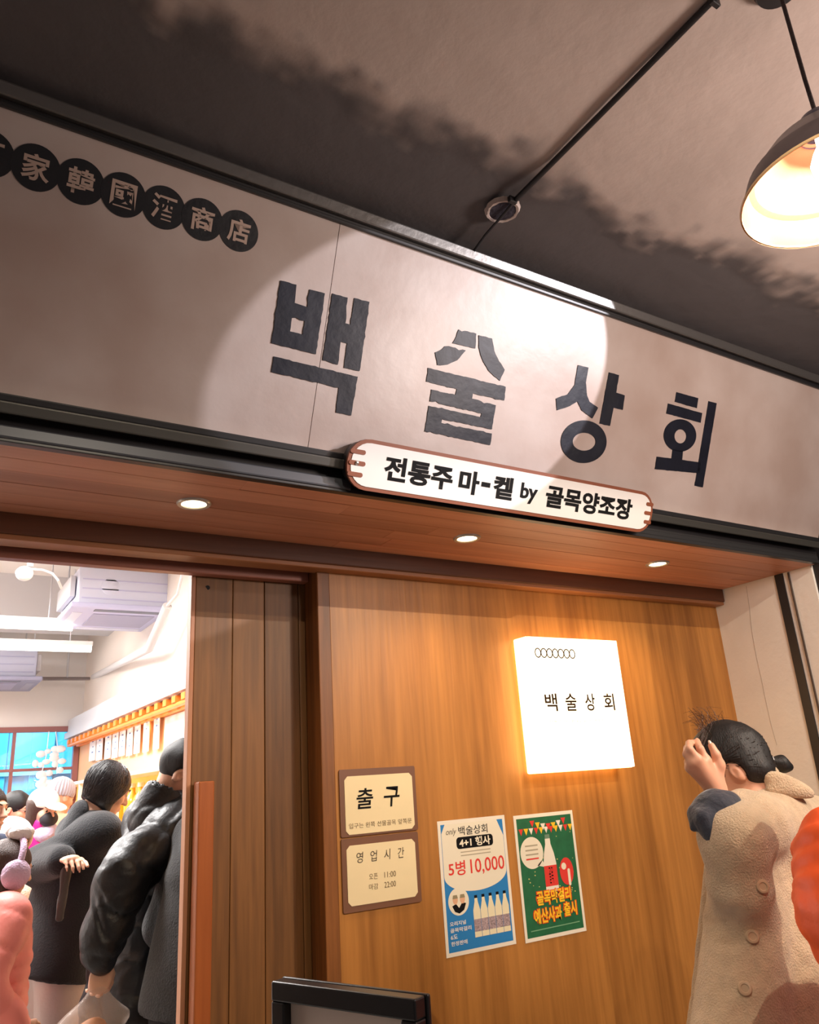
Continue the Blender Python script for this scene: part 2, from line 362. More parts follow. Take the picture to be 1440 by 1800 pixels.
letter([[z2([(1098, 358), (1190, 380), (1185, 458), (1065, 430), (1085, 395)])],
        [z2([(1045, 445), (1135, 468), (1090, 520), (1040, 543), (985, 545), (973, 478)])],
        [z2([(1203, 388), (1273, 405), (1285, 470), (1310, 525), (1340, 570), (1315, 628), (1255, 575), (1220, 510), (1203, 450)])],
        [z2([(935, 560), (1345, 660), (1337, 732), (1172, 694), (1168, 722), (1293, 757), (1273, 884), (1010, 830), (1006, 850), (1272, 906), (1263, 967),
             (918, 894), (940, 760), (1213, 820), (1219, 800), (945, 737), (953, 674), (1080, 703), (1088, 672), (926, 632)])]], 40, .0008)
letter([[z3([(308, 378), (357, 390), (345, 460), (350, 520), (362, 550), (402, 578), (375, 628), (325, 590), (305, 548), (270, 570), (210, 590), (205, 535), (260, 515), (293, 470), (300, 425)])],
        [z3([(453, 412), (500, 425), (487, 507), (527, 520), (518, 588), (475, 577), (458, 663), (409, 652)])],
        [ell3((335, 737), 107, 100), ell3((337, 737), 54, 42)]], 70, .0004)
letter([[z3([(770, 505), (872, 533), (865, 580), (762, 550)])], [z3([(730, 558), (890, 603), (883, 648), (722, 605)])],
        [ell3((786, 708), 76, 76), ell3((788, 712), 28, 33)],
        [z3([(752, 772), (800, 780), (796, 822), (882, 835), (878, 885), (668, 865), (677, 807), (747, 815)])],
        [z3([(920, 547), (958, 557), (893, 951), (855, 943)])]], 90, .0003)
z8 = Zm(SP, 0, 200, 3)
cs = z8([(-45, 205), (190, 286), (427, 358), (650, 430), (865, 497), (1062, 558), (1262, 619)])
cs = np.array(cs); fit = [np.polyfit(np.arange(1, 7), cs[1:, k], 1) for k in (0, 1)]
glyph_m = M('sign_glyph', (196, 172, 158), .5)
for i, ch in enumerate('酒家韓國酒商店'):
    c = (np.polyval(fit[0], i), np.polyval(fit[1], i)); r = abs(fit[0][0]) * .545
    dk = shape('disc', [circle(c, r)], SP, .0004 + .0005 * (i % 2), .0012, disc_m, sg)
    text('character', ch, (c[0] - r * .56, c[1] - r * .58, c[0] + r * .56, c[1] + r * .58), SP, .0021 + .0005 * (i % 2), glyph_m, dk, bold=.022, thick=.0008)

# ------------------------------------------------------------------ lozenge plaque standing off the fascia
PP = SP.off(.062); zp = Zm(PP, 560, 740, 2.3226)
q = np.array(zp([(118, 170), (1365, 370), (215, 75), (1310, 285), (190, 285), (1315, 455)]))
s0, s1 = q[0, 0], q[1, 0]; t1 = (q[2, 1] + q[3, 1]) / 2; t0 = (q[4, 1] + q[5, 1]) / 2
pq = thing('hanging_plaque', 'white lozenge plaque with brown rim and black lettering below the fascia', 'sign', PP.w((s0 + s1) / 2, t0))
rr = (t1 - t0) * .46
brown = M('plaque_brown', (134, 74, 48), .5); pwhite = M('plaque_white', (232, 230, 228), .45); ink = M('print_black', (16, 16, 18), .7, spec=.15)
shape('back_box', [rrect(s0 + .004, t0 + .004, s1 - .004, t1 - .004, rr)], PP, -.046, .036, black_metal, pq)
shape('rim', [rrect(s0, t0, s1, t1, rr)], PP, -.010, .009, brown, pq)
shape('face', [rrect(s0 + .011, t0 + .011, s1 - .011, t1 - .011, rr - .011)], PP, -.001, .002, pwhite, pq)
H = t1 - t0
for e, sx in ((s0, 1), (s1, -1)):
    for k in (.28, .5, .72):
        L_ = .052 if sx > 0 else .04
        a, b = sorted((e + sx * .004, e + sx * (L_ + (.004 if k == .5 else 0)))); tt = t0 + H * k
        shape('rim_bar', [rrect(a, tt - .0065, b, tt + .0065, .006)], PP, .001, .0015, brown, pq)
MB().lathe([(0.0001, .005), (.004, .0045), (.006, .002), (.006, 0)], PP.w(s0 + .028, t0 + H * .5, .0025), 14, PP.N).build('screw', M('screw_steel', (190, 185, 180), .3, metal=1), pq, smooth=40)
def tb(P, a, b): (x0, y0), (x1, y1) = P([a, b]); return (min(x0, x1), min(y0, y1), max(x0, x1), max(y0, y1))
def band(P, left, right, top, bot):
    """text box: left/right as crop points on the base line; top and bottom measured at the left"""
    L_, R_, T_, B_ = P([left, right, top, bot]); return (L_[0], B_[1], R_[0], T_[1])
B0, T0 = t0 + H * .27, t0 + H * .73
def sx_(u, v): return zp([(u, v)])[0][0]
for body, u0, v0, u1, v1, b, t_ in (('전통주', 268, 190, 547, 240, .26, .755), ('마', 573, 245, 655, 260, .25, .745), ('-', 664, 260, 700, 265, .46, .56), ('켙', 713, 270, 792, 285, .26, .75),
                                  ('골목양조장', 928, 300, 1281, 345, .25, .755)):
    text('lettering', body, (sx_(u0, v0), t0 + H * b, sx_(u1, v1), t0 + H * t_), PP, .0014, ink, pq, bold=.034 if body != '-' else .05, thick=.0008)
text('lettering', 'by', (sx_(824, 290), t0 + H * .255, sx_(893, 300), t0 + H * .70), PP, .0014, ink, pq, bold=.028, thick=.0008)

# ------------------------------------------------------------------ recessed downlights
for i, (u, v) in enumerate(((341, 885), (821, 946), (1156, 991))):
    c = onZ(u, v, ZS)
    lab = ('leftmost recessed downlight in the wooden soffit over the doorway', 'middle recessed downlight in the wooden soffit under the lozenge plaque',
           'rightmost recessed downlight in the wooden soffit nearest the concrete wall')[i]
    o = thing('downlight', lab, 'ceiling light', (c[0], c[1], ZS), 'soffit downlights')
    MB().lathe([(.034, .002), (.036, -.004), (.046, -.005), (.049, -.001), (.049, .004)], (c[0], c[1], ZS), 36).build('ring', M('downlight_ring', (205, 200, 190), .35, metal=.6), o, smooth=40)
    MB().lathe([(.0001, .0), (.034, .0), (.034, .004)], (c[0], c[1], ZS - .0006), 28).build('diffuser', M('downlight_glow', (255, 240, 205), .5, emit=9, ecol=(255, 236, 195)), o)
    lamp('downlight_beam', 'SPOT', (c[0], c[1], ZS - .012), (12, 17, 17)[i], (1, .70, .38), (c[0], c[1] + .10, 0), spot_size=math.radians(125), spot_blend=.8, shadow_soft_size=.03)

# ------------------------------------------------------------------ light box on the wood wall
LB = Plane((0, 2.35, 0), (1, 0, 0), (0, 0, 1)); zl = Zm(LB, 860, 1080, 1440 / 280)
lx0, lx1, lz0, lz1 = 2.038, 2.532, 1.545, 2.057
lb = thing('light_box_sign', 'square white illuminated light box with thin dark lettering on the wood wall', 'sign', ((lx0 + lx1) / 2, YW, lz0))
glow = M('lightbox_glow', (255, 244, 222), .5, emit=1.9, ecol=(255, 232, 196))
MB().box((lx0, 2.36, lz0), (lx1, YW - .012, lz1)).build('side_shell', M('lightbox_side', (255, 238, 205), .5, emit=5.0, ecol=(255, 208, 140)), lb, bev=.006)
MB().box((lx0 + .002, 2.35, lz0 + .002), (lx1 - .002, 2.3605, lz1 - .002)).build('face', glow, lb, bev=.003)
MB().box((lx0 + .03, YW - .014, lz0 + .03), (lx1 - .03, YW - .0005, lz1 - .03)).build('back_plate', M('plate_white', (220, 215, 205), .5), lb)
tan = M('lightbox_print', (52, 34, 14), .8, spec=.1)
cc = zl([(440, 345), (750, 360)]); rr_ = .0165
for i in range(7):
    c = (cc[0][0] + (cc[1][0] - cc[0][0]) * i / 6, (cc[0][1] + cc[1][1]) / 2)
    shape('ring', [circle(c, rr_, 28, .0195), circle(c, rr_ - .0042, 28, .0153)], LB, .0006 + .0003 * (i % 2), .0004, tan, lb)
for ch, u0, u1 in (('백', 505, 615), ('술', 690, 790), ('상', 868, 958), ('회', 1038, 1132)):
    a, b = zl([(u0, 800), (u1, 800)]); y1, y0 = zl([(560, 715)])[0][1], zl([(580, 875)])[0][1]
    text('lettering', ch, (a[0], y0, b[0], y1), LB, .0004, tan, lb, bold=.014, thick=.0006)
text('lettering', '전통주 마-켙 by 골목양조장', tb(zl, (540, 985), (1050, 948)), LB, .0004, M('lightbox_pale_print', (235, 190, 110), .6, emit=.6, ecol=(255, 205, 120)), lb, thick=.0005)

# ------------------------------------------------------------------ paper notices and posters on the wall
WP = Plane((0, YW, 0), (1, 0, 0), (0, 0, 1)); zn = Zm(WP.off(.006), 580, 1330, 1117 / 180)
cream = M('notice_cream', (240, 222, 178), .6, var=.04); plate = M('notice_brown', (120, 82, 62), .4, coat=.3)
def octo(s0, t0, s1, t1, c): return [(s0 + c, t0), (s1 - c, t0), (s1, t0 + c), (s1, t1 - c), (s1 - c, t1), (s0 + c, t1), (s0, t1 - c), (s0, t0 + c)]
NP = WP.off(.0)
def notice(label, plate_box, card_box):
    o = thing('wall_notice', label, 'notice', (plate_box[0] / 2 + plate_box[2] / 2, YW, plate_box[1]), 'brown notices beside the doorway')
    shape('backing_plate', [rrect(*plate_box, .006, 3)], WP, .0006, .005, plate, o)
    shape('card', [octo(*card_box, .012)], WP, .0056, .0016, cream, o); return o
a = np.array(zn([(100, 140), (915, 100), (935, 820), (125, 890), (145, 205), (885, 175), (910, 790), (165, 860)]))
n1 = notice('cream exit notice with brush lettering, upper of the two brown notices', (a[0, 0], a[3, 1] + .001, a[1, 0] + .003, a[1, 1]), (a[4, 0] + .003, a[7, 1], a[5, 0] + .002, a[5, 1]))
b = np.array(zn([(125, 935), (945, 860), (1015, 1590), (140, 1720), (172, 965), (915, 895), (955, 1540), (200, 1640)]))
n2 = notice('cream opening hours notice, lower of the two brown notices', (b[0, 0], b[3, 1], b[1, 0] + .006, a[3, 1] - .004), (b[4, 0] + .002, b[7, 1], b[5, 0] + .003, b[5, 1]))
soft_ink = M('print_soft', (112, 92, 62), .7)
text('lettering', '출', tb(zn, (292, 575), (465, 338)), WP, .0074, ink, n1, bold=.012, thick=.0005, shear=.12)
text('lettering', '구', tb(zn, (590, 550), (752, 320)), WP, .0074, ink, n1, bold=.012, thick=.0005, shear=.12)
text('lettering', '입구는 왼쪽 선물골목 앞쪽문', (a[4, 0] + .014, a[7, 1] + .018, a[5, 0] - .01, a[7, 1] + .034), WP, .0074, soft_ink, n1, thick=.0005)
for ch, u in (('영', 325), ('업', 478), ('시', 625), ('간', 775)):
    x = zn([(u, 1090)])[0][0]; zt = b[5, 1] - .022
    text('lettering', ch, (x - .0125, zt - .032, x + .0125, zt), WP, .0074, M('print_brown', (66, 54, 40), .7), n2, thick=.0005, shear=.1)
for body, u0, u1, v in (('오픈', 425, 520, 1300), ('마감', 425, 525, 1415), ('11:00', 592, 718, 1290), ('22:00', 592, 718, 1400)):
    x0, zz = zn([(u0, v)])[0]; x1 = zn([(u1, v)])[0][0]; zz = zn([(590, 1290 if v < 1350 else 1400)])[0][1]
    text('lettering', body, (x0, zz - .0085, x1, zz + .0085), WP, .0074, soft_ink, n2, thick=.0005)

pw = M('poster_white', (238, 230, 214), .55)
z_b = Zm(WP.off(.002), 760, 1410, 931 / 150); z_g = Zm(WP.off(.002), 895, 1410, 1038 / 150)
bx0, bx1 = float(onY(776, 1560, YW)[0]), float(onY(897, 1550, YW)[0]); bz1, bz0 = float(onY(830, 1438, YW)[2]), float(onY(845, 1672, YW)[2])
pb = thing('poster', 'white and blue poster with red price and five drawn bottles on the wood wall', 'poster', ((bx0 + bx1) / 2, YW, bz0), 'posters on the wood wall')
shape('paper', [[(bx0, bz0), (bx1, bz0), (bx1, bz1), (bx0, bz1)]], WP, .0006, .0012, pw, pb)
bw, bh = bx1 - bx0, bz1 - bz0
BX = lambda u: bx0 + bw * u
BZ = lambda v: bz0 + bh * v
blue = M('poster_blue', (38, 128, 196), .5); red = M('poster_red', (222, 60, 50), .5); off = M('poster_cream', (236, 228, 206), .55)
shape('print_field', [[(BX(.04), BZ(.03)), (BX(.96), BZ(.03)), (BX(.96), BZ(.97)), (BX(.04), BZ(.97))]], WP, .0018, .0002, blue, pb)
dome = [(BX(.10), BZ(.97)), (BX(.045), BZ(.90)), (BX(.045), BZ(.575))] + [(BX(.5 + .455 * math.cos(t)), BZ(.575 - .13 * math.sin(-t))) for t in np.linspace(math.pi, 2 * math.pi, 24)] + [(BX(.955), BZ(.84)), (BX(.87), BZ(.97))]
shape('print_dome', [dome], WP, .0021, .0002, off, pb)
def T(name, body, u0, v0, u1, v1, m_, par, fx, fz, **k): return text(name, body, (fx(u0), fz(v0), fx(u1), fz(v1)), WP, k.pop('depth', .0026), m_, par, thick=.0002, **k)
T('lettering', 'only', .11, .875, .26, .935, M('print_grey', (90, 80, 66), .6), pb, BX, BZ, shear=.3)
T('lettering', '백술상회', .29, .875, .72, .945, ink, pb, BX, BZ, bold=.004)
shape('print_pill', [rrect(BX(.25), BZ(.772), BX(.79), BZ(.862), .012)], WP, .0024, .0002, ink, pb)
T('lettering', '4+1 행사', .29, .782, .75, .853, off, pb, BX, BZ, bold=.03, depth=.0029)
for v in (.742, .716): shape('print_line', [[(BX(.30), BZ(v)), (BX(.74), BZ(v)), (BX(.74), BZ(v + .008)), (BX(.30), BZ(v + .008))]], WP, .0024, .0002, M('print_pale', (176, 166, 142), .6), pb)
T('lettering', '5병', .11, .575, .35, .685, red, pb, BX, BZ, bold=.012)
T('lettering', '10,000', .425, .560, .93, .685, red, pb, BX, BZ, bold=.008)
pc = (BX(.22), BZ(.385)); shape('print_portrait', [circle(pc, bw * .145, 36)], WP, .0024, .0002, off, pb)
shape('print_portrait', [[(pc[0] - .028, pc[1] - .012), (pc[0] - .012, pc[1] - .006), (pc[0], pc[1] - .02), (pc[0] + .014, pc[1] - .004), (pc[0] + .03, pc[1] - .008), (pc[0] + .02, pc[1] - .028), (pc[0], pc[1] - .037), (pc[0] - .018, pc[1] - .03)]], WP, .0027, .0002, ink, pb)
for dx in (-.014, .016): shape('print_portrait', [circle((pc[0] + dx, pc[1] + .006), .0105, 18, .014)], WP, .0028, .0002, M('print_skin', (226, 176, 140), .6), pb)
for dx in (-.014, .016): shape('print_portrait', [[(pc[0] + dx - .011, pc[1] + .010), (pc[0] + dx + .011, pc[1] + .010), (pc[0] + dx + .008, pc[1] + .021), (pc[0] + dx - .008, pc[1] + .021)]], WP, .0031, .0002, M('print_hair', (150, 136, 104), .6), pb)
milk = M('print_milk', (234, 224, 190), .55); lab_m = M('print_bottle_label', (168, 148, 152), .6, var=.5, vscale=220); pink = M('print_bottle_base', (226, 190, 170), .6)
for i in range(5):
    cx = BX(.465 + .106 * i); z0 = BZ(.105); w = bw * .05
    shape('print_bottle', [[(cx - w, z0), (cx + w, z0), (cx + w, BZ(.30)), (cx + w * .45, BZ(.365)), (cx + w * .4, BZ(.39)), (cx - w * .4, BZ(.39)), (cx - w * .45, BZ(.365)), (cx - w, BZ(.30))]], WP, .0024, .0002, milk, pb)
    shape('print_bottle_cap', [[(cx - w * .42, BZ(.39)), (cx + w * .42, BZ(.39)), (cx + w * .42, BZ(.412)), (cx - w * .42, BZ(.412))]], WP, .0024, .0002, ink, pb)
    shape('print_bottle_label', [[(cx - w, BZ(.145)), (cx + w, BZ(.145)), (cx + w, BZ(.235)), (cx - w, BZ(.235))]], WP, .0027, .0002, lab_m, pb)
for i, (body, u1) in enumerate((('오리지널', .30), ('골목막걸리', .37), ('6도', .17), ('한정판매', .30))): T('lettering', body, .075, .215 - i * .047, u1, .247 - i * .047, pwhite, pb, BX, BZ, bold=.02)

gx0, gx1 = float(onY(912, 1540, YW)[0]), float(onY(1018, 1530, YW)[0]); gz1, gz0 = float(onY(955, 1429, YW)[2]), float(onY(978, 1647, YW)[2])
pg = thing('poster', 'green poster with bunting, a white bottle and yellow lettering on the wood wall', 'poster', ((gx0 + gx1) / 2, YW, gz0), 'posters on the wood wall')
gw, gh = gx1 - gx0, gz1 - gz0
GX = lambda u: gx0 + gw * u
GZ = lambda v: gz0 + gh * v
green = M('poster_green', (34, 104, 66), .5, var=.15, vscale=30); yel = M('poster_yellow', (250, 196, 40), .5); orange_p = M('poster_orange', (230, 84, 28), .5)
shape('paper', [[(gx0, gz0), (gx1, gz0), (gx1, gz1), (gx0, gz1)]], WP, .0006, .0012, pw, pg)
shape('print_field', [[(GX(.04), GZ(.03)), (GX(.96), GZ(.03)), (GX(.96), GZ(.97)), (GX(.04), GZ(.97))]], WP, .0018, .0002, green, pg)
fl = [red, yel, pw]
for i in range(11):
    u = .06 + .083 * i; v = .885
    shape('print_flag', [[(GX(u), GZ(v)), (GX(u + .075), GZ(v)), (GX(u + .037), GZ(v - .055))]], WP, .0024, .0002, fl[i % 3], pg)
for i in range(7):
    u = .25 + .088 * i; v = .955 - .045 * math.sin(math.pi * (i + .5) / 7)
    shape('print_flag', [[(GX(u), GZ(v)), (GX(u + .08), GZ(v)), (GX(u + .04), GZ(v - .055))]], WP, .0027, .0002, fl[i % 3], pg)
rg = random.Random(9); V, Fc = [], []
for i in range(46):
    u, v = .08 + .84 * rg.random(), .30 + .52 * rg.random(); s = .002 + .0016 * rg.random(); n = len(V)
    V += [tuple(WP.w(GX(u) + dx * s, GZ(v) + dz * s, .0022)) for dx, dz in ((-1, -.4), (1, -.6), (.8, .6), (-.8, .7))]; Fc.append((n, n + 1, n + 2, n + 3))
add('print_confetti', V, Fc, M('print_confetti_gold', (206, 196, 120), .5), pg)['kind'] = 'stuff'
sb = (GX(.24), GZ(.685)); shape('print_bubble', [circle(sb, gw * .185, 36)], WP, .0024, .0002, off, pg)
shape('print_bubble', [[(sb[0] + .02, sb[1] - .045), (sb[0] + .045, sb[1] - .028), (sb[0] + .062, sb[1] - .055)]], WP, .0024, .0002, off, pg)
for k in range(4): shape('print_line', [[(sb[0] - .03, sb[1] + .022 - k * .015), (sb[0] + .03, sb[1] + .022 - k * .015), (sb[0] + .03, sb[1] + .027 - k * .015), (sb[0] - .03, sb[1] + .027 - k * .015)]], WP, .0027, .0002, red if k == 3 else M('print_pale', (176, 166, 142), .6), pg)
cx = GX(.515); w = gw * .105
shape('print_bottle', [[(cx - w, GZ(.355)), (cx + w, GZ(.355)), (cx + w, GZ(.58)), (cx + w * .8, GZ(.66)), (cx + w * .42, GZ(.74)), (cx + w * .4, GZ(.785)), (cx - w * .4, GZ(.785)), (cx - w * .42, GZ(.74)), (cx - w * .8, GZ(.66)), (cx - w, GZ(.58))]], WP, .0027, .0002, pw, pg)
shape('print_bottle_cap', [[(cx - w * .4, GZ(.785)), (cx + w * .4, GZ(.785)), (cx + w * .36, GZ(.82)), (cx - w * .36, GZ(.82))]], WP, .0027, .0002, M('print_cap_green', (110, 140, 116), .5), pg)
shape('print_bottle_label', [[(cx - w, GZ(.40)), (cx + w, GZ(.40)), (cx + w, GZ(.565)), (cx - w, GZ(.565))]], WP, .0030, .0002, red, pg)
T('lettering', '골목', .48, .42, .55, .55, ink, pg, GX, GZ, depth=.0033)
ac = (GX(.78), GZ(.50)); shape('print_fruit', [circle(ac, gw * .115, 28, gw * .16)], WP, .0027, .0002, red, pg)
shape('print_fruit', [circle((ac[0] - .012, ac[1] + .018), .012, 18)], WP, .0030, .0002, off, pg); shape('print_fruit', [rrect(ac[0] + .004, ac[1] - .05, ac[0] + .016, ac[1] + .008, .005, 3)], WP, .0030, .0002, off, pg)
for body, u0, v0, u1, v1 in (('골목막걸리', .24, .262, .80, .375), ('예산사과', .17, .125, .62, .24), ('출시', .66, .145, .87, .255)):
    T('lettering', body, u0 - .015, v0 - .006, u1 + .015, v1 + .006, orange_p, pg, GX, GZ, bold=.09, depth=.0034, slope=.0)
    T('lettering', body, u0, v0, u1, v1, yel, pg, GX, GZ, bold=.03, depth=.0038)
shape('print_line', [[(GX(.1), GZ(.075)), (GX(.9), GZ(.08)), (GX(.9), GZ(.088)), (GX(.1), GZ(.083))]], WP, .0024, .0002, M('print_line_green', (120, 170, 130), .5), pg)

# ------------------------------------------------------------------ pole sign in front of the wall (only its top shows)
dv = ROT @ np.array([-1262 - CX, 1498 - CY, F]); dv[2] = 0; dv = -_unit(dv)            # its face runs this way
fa = onY(485, 1722, 1.5)
FP = Plane(fa, dv, (0, 0, 1)); fw = FP.st(737, 1754)[0]; fh = fw * 1.38
fs = thing('pole_sign', 'black framed notice on a floor stand at the foot of the wood wall', 'sign', (*FP.w(fw / 2, 0)[:2], 0))
fb = .031
m = MB(); m.pbox(FP, 0, fw, -fb, 0, -.016, .012); m.pbox(FP, 0, fw, -fh, -fh + fb, -.016, .012); m.pbox(FP, 0, fb, -fh + fb, -fb, -.016, .012); m.pbox(FP, fw - fb, fw, -fh + fb, -fb, -.016, .012)
m.build('frame', M('frame_black', (18, 18, 20), .3), fs, bev=.003)
MB().pbox(FP, -.002, fw + .004, -fh, .001, -.026, -.0165).build('back_frame', M('frame_black', (18, 18, 20), .3), fs, bev=.003)
MB().pbox(FP, fb, fw - fb, -fh + fb, -fb, -.014, -.006).build('card', M('card_beige', (222, 205, 190), .5), fs)
text('lettering', '입장', (fw * .33, -.175, fw * .68, -.078), FP, -.0055, ink, fs, bold=.0, thick=.0005)
c = FP.w(fw / 2, -fh / 2, -.045); MB().tube([(c[0], c[1], .02), (c[0], c[1], fa[2] - fh * .3)], .014, 16).build('pole', black_metal, fs, smooth=40)
MB().lathe([(.0001, .025), (.02, .025), (.15, .014), (.155, .006), (.155, 0), (.0001, 0)], (c[0], c[1], 0), 40).build('base', black_metal, fs, smooth=40)

# ------------------------------------------------------------------ pendant lamp and the cable along the ceiling
pz = 2.555; pe = np.array([1.382, .569, pz]); k_ = .171 / .194
pl_ = thing('pendant_lamp', 'dark enamel pendant lamp with a glowing copper inside, hanging from the ceiling', 'lamp', (pe[0], pe[1], pz))
sc_ = lambda P: [(r * k_, h * k_) for r, h in P]
shade_out = [(.194, 0), (.190, .012), (.172, .058), (.160, .070), (.120, .118), (.070, .150), (.044, .162)]
shade_in = [(r - .004, h - .001) for r, h in shade_out][::-1]
MB().lathe(sc_(shade_out), pe, 56).build('shade', M('shade_enamel', (72, 62, 66), .35), pl_, smooth=50)
MB().lathe(sc_([(.038, .158), (.066, .146), (.116, .114), (.156, .066), (.155, .060), (.168, .055), (.186, .012), (.194, 0)]), pe, 56).build('shade_lining', M('shade_copper', (208, 122, 90), .4, bump=.15, bscale=30), pl_, smooth=35)
MB().lathe(sc_([(.196, -.002), (.1975, .0015), (.196, .005), (.192, .003), (.193, -.001)]), pe, 56).build('rim', M('rim_cream', (240, 200, 150), .4), pl_, smooth=50)
MB().lathe(sc_([(.045, .150), (.046, .175), (.036, .195), (.014, .205), (.0001, .207)]), pe, 28).build('cap', M('cap_grey', (70, 66, 84), .4), pl_, smooth=50)
MB().lathe(sc_([(.0001, .035), (.022, .041), (.036, .058), (.038, .075), (.028, .1), (.016, .12), (.015, .15)]), pe, 28).build('bulb', M('bulb_glow', (255, 240, 220), .4, emit=12, ecol=(255, 236, 214)), pl_, smooth=60)
MB().tube([pe + (0, 0, .18), (pe[0] - .003, pe[1], (pz + ZC) / 2), (pe[0] - .001, pe[1], ZC - .004)], .0042, 10).build('cord', M('cord_brown', (60, 48, 50), .7, bump=.3, bscale=300), pl_, smooth=50)
MB().lathe([(.0001, -.02), (.045, -.018), (.05, -.004), (.05, 0)], (pe[0], pe[1], ZC - .001), 28).build('canopy', dark_paint, pl_, smooth=50)
lamp('pendant_bulb_light', 'POINT', tuple(pe + (0, 0, .018)), 11, (1, .88, .80), shadow_soft_size=.012)
tc = thing('ceiling_cable', 'thin black cable clipped along the grey ceiling, ending at the sign', 'cable', (1.3, .6, ZC))
cp = [(1.286, .3, ZC - .008), (1.286, .663, ZC - .0075), (1.293, 1.0, ZC - .008), (1.299, 1.343, ZC - .007)]
MB().tube(cp, .0075, 10).build('conduit', M('cable_black', (26, 26, 30), .5), tc, smooth=50)
MB().tube([(1.299, 1.34, ZC - .007), (1.302, 1.40, ZC - .012), (1.312, 1.50, ZC - .01), (1.317, 1.565, ZC - .02)], .004, 8).build('wire', M('cable_black', (26, 26, 30), .5), tc, smooth=50)
for y in (.66, 1.345): MB().box((1.278, y - .006, ZC - .018), (1.304, y + .006, ZC + .002)).build('clip', dark_paint, tc, bev=.002)
# old round fixing hole the cable crosses
hc = onZ(884, 372, ZC - .004)
sh = thing('ceiling_patch', 'rough round patched hole in the ceiling that the cable crosses', 'patch', (hc[0], hc[1], ZC))
rg = np.random.default_rng(3)
ang = np.arange(40) * 2 * math.pi / 40; V = []; Fc = []
for r, z in ((.052, .006), (.046, -.006), (.040, -.005), (.034, .004)):
    V += [(hc[0] + (r + rg.normal(0, .0011)) * math.cos(t), hc[1] + (r + rg.normal(0, .0011)) * math.sin(t), ZC + z) for t in ang]
for i in range(3): Fc += [(i * 40 + j, i * 40 + (j + 1) % 40, (i + 1) * 40 + (j + 1) % 40, (i + 1) * 40 + j) for j in range(40)]
add('plaster_ring', V, Fc, concrete, sh, smooth=40)
MB().lathe([(.0001, -.003), (.039, -.003), (.041, .004)], (hc[0], hc[1], ZC), 30).build('dark_infill', M('patch_dark', (58, 54, 66), .9, bump=.5, bscale=60), sh)

# the spot fixture itself, with an added unseen plate keeping its beam off the ceiling
sp = thing('track_spotlight', 'black track spotlight under the passage ceiling aimed at the fascia sign', 'spotlight', (3.16, -.28, 3.05))
ax = _unit((-.661, .745, -.087)); sd = _unit(np.cross(ax, (0, 0, 1))); S0 = np.array((3.16, -.28, 3.0))
MB().tube([S0 - ax * .14, S0 - ax * .012], .042, 24).build('body', black_metal, sp, smooth=40)
MB().tube([S0 - ax * .08, S0 - ax * .08 + (0, 0, .085)], .008, 10).build('stem', black_metal, sp, smooth=40)
P_ = S0 + ax * .25
V = [P_ + sd * a * .13 + np.array((0, 0, h)) + ax * d_ for d_ in (0, .002) for a, h in ((-1, .0305), (1, .0305), (1, .075), (-1, .075))]
add('added_barn_door', V, [(0, 1, 2, 3), (7, 6, 5, 4), (0, 4, 5, 1), (1, 5, 6, 2), (2, 6, 7, 3), (3, 7, 4, 0)], black_metal, sp)
MB().tube([S0 - ax * .02 + (0, 0, .045), P_ + (0, 0, .05)], .005, 8).build('added_door_arm', black_metal, sp)

for i, x in enumerate((.55, 2.6)):
    o = thing('wall_washer', ('left', 'right')[i] + ' black wall washer lamp with an added spill plate under the passage ceiling', 'spotlight', (x, -.4, 3.08), 'wall washers')
    MB().box((x - .16, -.50, 3.055), (x + .16, -.34, 3.086)).build('housing', black_metal, o, bev=.004)
    MB().box((x - .9, -.102, 3.04 - .3 * .268), (x + (.3 if i else .9), -.10, 3.088)).build('added_spill_plate', black_metal, o)  # added unseen plate that keeps the wall flood off the sign
    for sx in (-.15, .15): MB().tube([(x + sx, -.36, 3.07), (x + sx, -.101, 3.07)], .005, 8).build('added_spill_plate_arm', black_metal, o)
# ------------------------------------------------------------------ inside the shop, seen through the doorway
XS = 1.85; YB = 10.3; ZI = 3.8
structure(MB().box((-3, YB, 0), (float(onY(0, 1400, YB)[0]) - 1.6, YB + .12, ZI)).build('wall_shop_back', shop_white))
wz1 = float(onY(70, 1284, YB)[2]); wz0 = .9; wx1 = float(onY(131, 1330, YB)[0]); wx0 = wx1 - 2.6
structure(MB().box((wx0, YB, wz1), (XS, YB + .12, ZI)).build('wall_shop_back_upper', shop_white))
structure(MB().box((wx0, YB, 0), (XS, YB + .12, wz0)).build('wall_shop_back_lower', shop_white))
structure(MB().box((wx1, YB, wz0), (XS, YB + .12, wz1)).build('wall_shop_back_pier', shop_white))
structure(MB().box((XS, 2.68, 0), (XS + .12, YB + .12, ZI)).build('wall_shop_right', M('shop_beige', (240, 228, 218), .75)))
structure(MB().box((-3.1, 2.62, 0), (-3, YB + .12, ZI)).build('wall_shop_left', shop_white))
# window of small panes with pinkish-brown bars
mull = M('window_bar', (150, 96, 92), .5)
w = thing('window_1', None, None, ((wx0 + wx1) / 2, YB, wz0)); w['kind'] = 'structure'
cx_ = [wx1 - .66 * k for k in range(5)]; zr = [wz0, 1.55 + (float(onY(80, 1352, YB)[2]) - 1.55) - .72, float(onY(80, 1352, YB)[2]), wz1]
m = MB(); m.box((wx0 - .03, YB - .03, wz1 - .02), (wx1 + .03, YB + .05, wz1 + .04)); m.box((wx0 - .03, YB - .03, wz0 - .05), (wx1 + .03, YB + .05, wz0)); m.box((wx1 - .02, YB - .03, wz0), (wx1 + .04, YB + .05, wz1)); m.box((wx0 - .04, YB - .03, wz0), (wx0 + .02, YB + .05, wz1))
m.build('window_frame', mull, w)
for x in cx_[1:-1]: MB().box((x - .018, YB - .02, wz0), (x + .018, YB + .04, wz1)).build('glazing_bar', mull, w)
